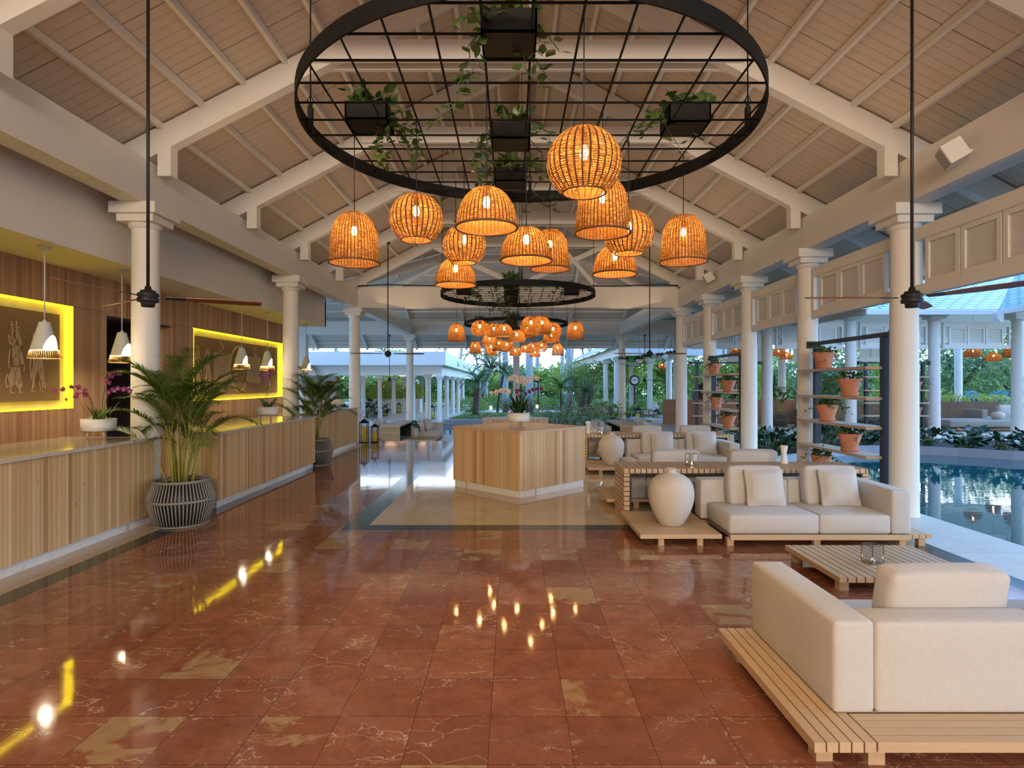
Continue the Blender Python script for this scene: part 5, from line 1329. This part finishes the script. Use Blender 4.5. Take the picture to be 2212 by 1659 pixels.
palm('fan_palm', 'bright green palm directly behind the thickest royal trunk', 2.2, 50, -.5, 2.3, .07, 0, 15, (0, 0), L_YEL, BARK, 1.9, 34, .07, .55, 'bright small garden palms', (10, 80), (40, 90))
palm('fan_palm', 'bright green palm behind the carved benches', 10.6, 41, -.5, 2.3, .08, 0, 16, (0, 0), L_YEL, BARK, 1.9, 34, .07, .55, 'bright small garden palms', (10, 80), (40, 90))
palm('cycad', 'leaning cycad with thick dark trunk right of the royal palms', 4.15, 37.4, -.5, 1.75, .13, 0, 17, (.45, 0), L_BLUE, BARK, .75, 40, .03, .12, 'cycads', (-10, 70), (20, 80), 6, 22)
for i, (x, y, h, l) in enumerate(((-5.3, 60, 5.8, 'coconut palm high over the canopy, nearest the corner'), (-3.8, 72, 5.6, 'coconut palm beside the floodlights'), (-1.5, 78, 6.2, 'coconut palm left of the slim royal trunk'), (6.5, 66, 6.6, 'coconut palm reaching into the sky gap under the eave'), (9.5, 74, 6.5, 'coconut palm behind the bamboo clump'), (-16, 52, 5.5, 'coconut palm over the canopy at left'), (-12.5, 56, 5.2, 'coconut palm behind the fan rod, over the canopy'), (-24, 50, 6, 'coconut palm at far left above the canopy'))):
    palm('coconut_palm', l, x, y, -.5, h, .13, 0, 30+i, (random.uniform(-.8, .8), 0), L_GARDEN if i % 2 else L_BLUE, TRUNK, 2.6, 26, .08, .7, 'coconut palms beyond the hall', (10, 80), (60, 120))
# bamboo clump
random.seed(91); t = thing('bamboo_clump', 'fanning clump of many thin bamboo culms right of the cycad', 'bamboo', (4.95, 40.5, -.5)); t.scale = (.55, .55, .55); m = MB(); m2 = MB()
for i in range(46):
    a = random.uniform(-1, 1); b = random.uniform(-.5, .5); p0 = (a*.45, b*.5, 0); hh = random.uniform(4.5, 6.5); p1 = (a*1.2+random.uniform(-.2, .2), b, hh*.5); p2 = (a*2.4+random.uniform(-.4, .4), b*1.6, hh); m.tube([p0, p1, p2], [.045, .04, .02], 6)
    leafcloud(m2, p2, (.9, .9, .9), 60, .32, asp=.22)
m.build('culm', CULM, t); m2.build('foliage', L_GARDEN, t)
def tree(label, x, y, h, rw, seed, mat, n=1700, sz=.30, group='trees closing the garden', z=-.5, asp=.45):
    random.seed(seed); t = thing('garden_tree', label, 'tree', (x, y, z), 0, group)
    m = MB(); m.tube([(0, 0, 0), (random.uniform(-.3, .3), 0, h*.35), (random.uniform(-.6, .6), 0, h*.7)], [.16, .12, .07], 8)
    for i in range(5): a = random.uniform(0, 6.3); m.tube([(0, 0, h*.3), (cos(a)*rw*.5, sin(a)*rw*.5, h*.65)], [.07, .03], 6)
    m.build('trunk', BARK, t); m = MB()
    for i in range(6): leafcloud(m, (random.uniform(-.55, .55)*rw, random.uniform(-.5, .5)*rw, h*random.uniform(.42, .78)), (rw*.55, rw*.55, h*.24), n//6, sz, asp=asp)
    m.build('crown', mat, t); return t
TR = [(-21, 74, 6.5, 4.5), (-15.5, 78, 7, 4), (-10.5, 72, 5.2, 3.6), (-6.5, 76, 4.6, 3.4), (-2.6, 82, 4.2, 3.6), (1.2, 78, 4.4, 3.2), (4.8, 84, 4.4, 3.8), (8.2, 76, 5.4, 3.6), (12.5, 72, 6.8, 4.4), (17, 66, 7, 4.6), (11, 55, 6, 3.2), (15.4, 49, 6, 3.4), (19, 43, 5.6, 3.2), (22, 37, 5.4, 3.0), (26, 35, 5.6, 3.2), (30, 36, 6, 3.6), (35, 36, 6.5, 4), (17.2, 33.5, 4.2, 2.2), (40, 34, 6, 4), (13.6, 36.5, 4.6, 2.4), (-26, 60, 6.2, 4)]
ln = ['far left above the canopy roof', 'left above the canopy, behind the rods', 'behind the canopy columns at left', 'behind the canopy corner', 'left of the slim royal trunks', 'between the royal trunks at centre', 'behind the green fan palm', 'behind the cycad', 'behind the bamboo clump', 'behind the street clock', 'over the walkway roof end', 'behind the carved benches', 'seen between the fourth and fifth pond side columns', 'seen between the third and fourth pond side columns', 'behind the wing wicker lamps at left', 'behind the front pot shelf', 'behind the peacock chairs, left', 'low behind the small palm across the pond', 'behind the peacock chairs, right', 'behind the second pot shelf', 'at the far left end of the garden']
for i, ((x, y, h, rw), l) in enumerate(zip(TR, ln)): tree('leafy green tree '+l, x, y, h, rw, 700+i, [L_GARDEN, L_YEL, L_BLUE][i % 3], 2400 if y < 56 else 2000, .30 if y < 56 else .42)
HB = [(-6.2, 56, 1.4), (-9.5, 60, 1.6), (-1.8, 56, 1.1), (.4, 58, 1.3), (2.6, 55, 1.0), (5.2, 56, 1.2), (7.6, 53, 1.3), (9.6, 50, 1.3), (12.2, 45, 1.3), (8.9, 44, 1.0), (11, 38.5, 1.2), (14.5, 38, 1.5), (17.5, 38, 1.6), (20.5, 33, 1.5), (24.5, 32, 1.6), (28.5, 32, 1.7), (32, 32, 1.7), (-3.2, 48, 1.0), (-12.6, 58, 1.6), (6.0, 41.5, .7)]
hl = ['beyond the canopy columns', 'deep beyond the canopy at left', 'on the lawn left of the middle post', 'on the lawn behind the orchid bowl', 'on the lawn under the green fan palm', 'on the lawn right of the fan palm', 'behind the cycad on the lawn', 'at the foot of the bamboo clump', 'behind the walkway columns', 'left of the street clock', 'behind the nearer carved bench', 'between the benches and the pot shelf', 'in the gap left of the second pot shelf', 'in the gap right of the second pot shelf', 'behind the small palm across the pond', 'behind the lounge wall, left', 'behind the lounge wall, right', 'left behind the leaning palms', 'behind the canopy at far left', 'small one before the bamboo']
for i, ((x, y, h), l) in enumerate(zip(HB, hl)): bush('garden_shrub', 'rounded green shrub '+l, x, y, -.5, (h*1.5, h*1.2, h*.62), 1300, .17, [L_YEL, L_GARDEN, L_GARDEN, L_BLUE][i % 4], 'rounded shrubs of the garden', seed=800+i)
random.seed(5); m = MB()
for i in range(1500):
    a = random.uniform(0, 2*pi); r = random.random()**.5; x = -1.0+2.7*r*cos(a); y = 35.4+2.8*r*sin(a); z = -.42+.35*(1-r*r*.85)
    for j in range(3): m.blade((x, y, z-.02), (random.uniform(-1, 1), random.uniform(-1, 1), 1.6), random.uniform(.12, .3), .02, .4)
tag(m.build('mound_grass', L_GARDEN), 'tufts of green grass growing on the mulch mound', 'grass', kind='stuff')
for i, (x, y, l) in enumerate(((-10.6, 34.2, 'dark broad-leaved plant by the far counter end, left'), (-9.9, 35, 'dark broad-leaved plant by the far counter end, middle'), (-9.3, 37.6, 'dark broad-leaved plant behind the two lanterns'), (-8.9, 38.8, 'dark broad-leaved plant under the clipped hedge'))): big_leaf_plant(l, x, y, LOW, 560+i, 2.0, L_DARK, 18, 'dark plants of the canopy terrace')
bush('clipped_hedge', 'big clipped yellow-green hedge in a white planter under the canopy', -9.6, 45.4, LOW+.9, (1.5, 1.2, .85), 3000, .12, L_YEL, None, 'hedge', 21)
bush('clipped_hedge', 'smaller clipped hedge right of the bigger one under the canopy', -7.5, 45.5, LOW+.9, (.8, .8, .7), 1800, .12, L_YEL, None, 'hedge', 22)
m = MB(); m.box(-11.4, 44.9, LOW, -6.9, 46.0, LOW+1.0)
for i in range(24): m.box(-11.4+.19*i, 44.86, LOW, -11.28+.19*i, 44.9, LOW+1.02)
tag(m.build('white_planter_trough', WHITE), 'long white boarded planter trough under the clipped hedge', 'planter')
# lounge hedge and furnishings across the pond
for i in range(4): bush('lounge_hedge', ['low clipped hedge on the lounge wall, left piece', 'low clipped hedge on the lounge wall, second piece', 'low clipped hedge on the lounge wall, third piece', 'low clipped hedge on the lounge wall, right piece'][i], 17.6+.95*i, 25.1, .85, (.6, .3, .22), 600, .08, L_YEL, 'hedge on the lounge wall', seed=900+i)
m = MB(); m.box(16, 24.85, 0, 21.5, 25.4, .86); st(m.build('wall_lounge_planter', CONCRETE))
t = thing('daybed', 'low grey daybed on a slatted base across the pond at far right', 'daybed', (16.9, 22.2, 0))
m = MB(); m.sbox(0, 0, .13, 2.3, 1.5, .26, .06, 8, .02); m.build('mattress', GREYFAB, t); m = MB(); slats(m, -1.2, 1.2, -.85, .85, .05, .05, .08, .012, 'x'); m.box(-1, -.6, 0, 1, .6, .05); m.build('slat_base', TEAK, t)
t = thing('sofa', 'partly visible sofa across the pond behind the daybed', 'sofa', (18.9, 23.2, 0)); 
m = MB(); m.sbox(0, 0, .12, 1.6, .9, .3, .05, 8, .02); m.build('seat_cushion', GREYFAB, t); m = MB(); m.sbox(.55, .35, .42, .6, .2, .42, .05, 8, .02); m.build('back_cushion', FABRIC, t); m = MB(); m.sbox(-.9, 0, .1, .22, .95, .62, .03, 8); m.build('armrest', GREYFAB, t); m = MB(); m.box(-1, -.45, 0, .8, .45, .1); m.build('base', TEAK, t)
t = thing('low_table', 'low wooden table carrying a round vase across the pond', 'low table', (18.2, 22.0, 0)); m = MB(); m.box(-.7, -.4, .3, .7, .4, .36); m.build('top_board', TEAK, t); m = MB(); m.box(-.6, -.3, 0, .6, .3, .3); m.build('base', TEAK, t)
vase('squat round clay vase on the low table across the pond', (17.9, 22.0, .361)).scale = (.85, .85, .55)
def peacock(x, y, rz, label):
    t = thing('peacock_chair', label, 'chair', (x, y, 0), rz, 'blue woven peacock chairs')
    m = MB(); n = 17
    for i in range(n):
        a = R(-20+220*i/(n-1)); m.tube([(.12*cos(a), .22, .55+.1*sin(a)), (.62*cos(a), .30, .72+.72*max(0, sin(a))+.1*min(0, sin(a)))], .014, 5)
    for rr_ in (.35, .62): m.tube([(rr_*cos(R(-20+220*i/24)), .27, .62+(rr_+.08)*sin(R(-20+220*i/24))) for i in range(25)], .024, 6)
    m.build('fan_back', BLUEP, t); m = MB(); m.lathe([(0, .42), (.3, .42), (.32, .46), (0, .47)], 24); m.lathe([(.26, 0), (.12, .2), (.26, .42)], 20); m.build('seat', BLUEP, t)
    for s_ in (-1, 1): m = MB(); m.tube([(s_*.55, .28, .62), (s_*.42, -.2, .66), (s_*.28, -.25, .44)], .02, 6); m.build('armrest', BLUEP, t)
peacock(22.6, 29, R(15), 'blue peacock chair across the pond, left of the two'); peacock(24.0, 29.2, R(-25), 'blue peacock chair across the pond, right of the two')
t = thing('hanging_basket_chair', 'dark rattan basket chair hanging behind the second pot shelf', 'hanging chair', (8.35, 26, .55)); m = MB(); m.lathe([(.05, 0), (.35, .12), (.5, .5), (.42, .95), (.1, 1.2)], 28); m.build('basket_shell', RATTAN_DK, t); m = MB(); m.tube([(0, 0, 1.18), (0, 0, 4.9)], .015); m.build('rope', ROPE, t)
t = thing('rope_tub', 'empty grey rope tub chair across the pond, right of the small palm', 'tub chair', (11.6, 23.6, 0)); rope_pot(t, .72, .34, .5, .42)
t = thing('rope_tub', 'low grey rope tub chair seen between the boards of the front pot shelf', 'tub chair', (12.3, 20.6, 0)); rope_pot(t, .5, .34, .46, .42)
for i, (kd, x, y, z, r, lb) in enumerate((('dome', 16.6, 21.5, 2.68, .28, 'dome wicker lamp across the pond, leftmost of three at far right'), ('dome', 17.9, 22.2, 2.55, .26, 'dome wicker lamp across the pond, lowest of three at far right'), ('bell', 18.1, 21.6, 2.66, .28, 'wicker lamp across the pond beside the right column'), ('bell', 9.0, 24, 2.84, .24, 'bell wicker lamp seen just above the second pot shelf'),
      ('dome', 10.5, 23.5, 2.80, .26, 'dome wicker lamp over the small palm across the pond'), ('dome', 11.1, 24.2, 2.70, .24, 'lower dome wicker lamp over the small palm across the pond'), ('bell', 11.8, 24, 2.86, .24, 'bell wicker lamp behind the left edge of the front pot shelf'), ('bell', 8.1, 32.2, 2.5, .2, 'bell wicker lamp hanging beside the garden walkway'))):
    lamp(kd, x, y, z, lb, 'wicker lamps of the back wing', r, 4.15 if i < 7 else 3.2, {'dome': r*1.25, 'bell': r*1.9}[kd])
# hanging white planters
for i, (x, y, z) in enumerate(((5.0, 26.9, 2.6), (5.75, 27.0, 2.62), (6.1, 27.1, 2.72), (6.7, 27.2, 2.78), (7.2, 27.0, 2.85), (7.45, 27.3, 2.88))):
    t = thing('hanging_planter', ['white hanging planter left of the walkway column, lowest', 'white hanging planter left of the right distant fan rod', 'white hanging planter right next to the distant fan rod', 'white hanging planter above the clock', 'white hanging planter second from the right', 'white hanging planter nearest the right column'][i], 'hanging planter', (x, y, z), 0, 'row of white hanging planters')
    m = MB(); m.lathe([(0, 0), (.10, .01), (.15, .1), (.14, .2), (.12, .2), (0, .17)], 20); m.build('bowl', CERAM, t)
    m = MB(); random.seed(40+i); bushy(m, -.2, .2, -.15, .15, .17, 50, .10, .12); m.build('foliage', L_DARK, t)
    m = MB()
    for a in (0, 2.1, 4.2): m.tube([(.14*cos(a), .14*sin(a), .19), (0, 0, .7)], .004, 4)
    m.tube([(0, 0, .7), (0, 0, 4.0-z)], .004, 4); m.build('cord', CORD, t)
# street clock
t = thing('street_clock', 'black post clock with round white face beside the walkway', 'clock', (6.95, 33.9, LOW))
m = MB(); m.lathe([(.22, 0), (.22, .1), (.14, .2), (.16, .5), (.09, .65), (.05, .8), (.045, 1.9), (.06, 2.0)], 20); m.build('post', BLACK, t)
m = MB(); m.M = Matrix.Translation((0, 0, 2.32)) @ Matrix.Rotation(R(90), 4, 'X'); m.lathe([(.0, -.07), (.22, -.07), (.30, -.04), (.30, .04), (.22, .07), (0, .07)], 36); m.build('case', BLACK, t)
m = MB(); m.M = Matrix.Translation((0, -.072, 2.32)) @ Matrix.Rotation(R(90), 4, 'X'); m.lathe([(0, 0), (.21, 0)], 36); m.lathe([(0, .004), (.21, .004)], 36); o = m.build('clock_face', CERAM, t)
m = MB(); m.box(-.006, -.082, 2.32, .006, -.077, 2.48); m.box(0, -.082, 2.315, .11, -.077, 2.327); m.build('clock_hands', BLACK, t)
# carved benches
def bench(x, y, label):
    t = thing('carved_bench', label, 'bench', (x, y, LOW), R(-90), 'white carved benches with brown arms')
    m = MB(); W_ = 1.5
    m.box(-W_/2, .25, .42, W_/2, .29, .52); m.box(-W_/2, .25, .98, W_/2, .29, 1.1); m.box(-W_/2, .25, .42, -W_/2+.08, .29, 1.1); m.box(W_/2-.08, .25, .42, W_/2, .29, 1.1); m.box(-W_/2, .25, .72, W_/2, .29, .78)
    for i in range(9):
        for z in (.62, .88): m.tube([(-.62+.155*i+.06*cos(2*pi*j/10), .27, z+.08*sin(2*pi*j/10)) for j in range(11)], .014, 5, cap=False)
    m.build('carved_back', WHITE, t)
    m = MB(); m.sbox(0, -.02, .42, W_-.1, .5, .09, .03, 6); m.build('seat_cushion', FABRIC, t); m = MB(); m.box(-W_/2, -.3, .34, W_/2, .28, .42); m.build('seat_frame', TEAK, t)
    for s_ in (-1, 1):
        m = MB(); m.box(s_*W_/2-.03, -.32, .62, s_*W_/2+.03, .3, .67); m.box(s_*W_/2-.03, -.3, 0, s_*W_/2+.03, -.24, .62); m.box(s_*W_/2-.03, .24, 0, s_*W_/2+.03, .3, .7); m.build('armrest_leg', TEAK, t)
bench(7.75, 30.0, 'nearer white carved bench with brown arms and pale cushion, right of the lantern'); bench(7.75, 33.4, 'farther white carved bench with brown arms beside the clock')
# garden path lamps
for i, (x, y) in enumerate(((2.0, 47.5), (-1.6, 45.2))):
    t = thing('path_lamp', ['small glowing white path lamp on the lawn right of the orchids', 'small glowing white path lamp left of the royal trunk'][i], 'garden lamp', (x, y, -.5)); m = MB(); m.lathe([(0, 0), (.06, 0), (.06, .3), (0, .3)], 12); m.build('post', CERAM, t); m = MB(); m.lathe([(0, .3), (.09, .3), (.09, .5), (0, .55)], 14); m.build('glow_head', PATHGLOW, t)

random.seed(99); m = MB()
for i in range(46):
    x = -75+i*4.0; y = random.uniform(88, 96); h = random.uniform(2.0, 4.2)
    leafcloud(m, (x, y, h*.55-.5), (4.2, 2.5, h*.8), 1000, .8)
for i in range(14):
    y = 20+i*5; leafcloud(m, (48+random.uniform(-2, 2), y, 2), (2.5, 4, 3), 420, .6); leafcloud(m, (-40, 30+i*4.5, 2), (2.5, 4, 3), 300, .6)
tag(m.build('distant_treeline', L_GARDEN), 'distant green thicket closing the garden behind every tree', 'foliage', kind='stuff')
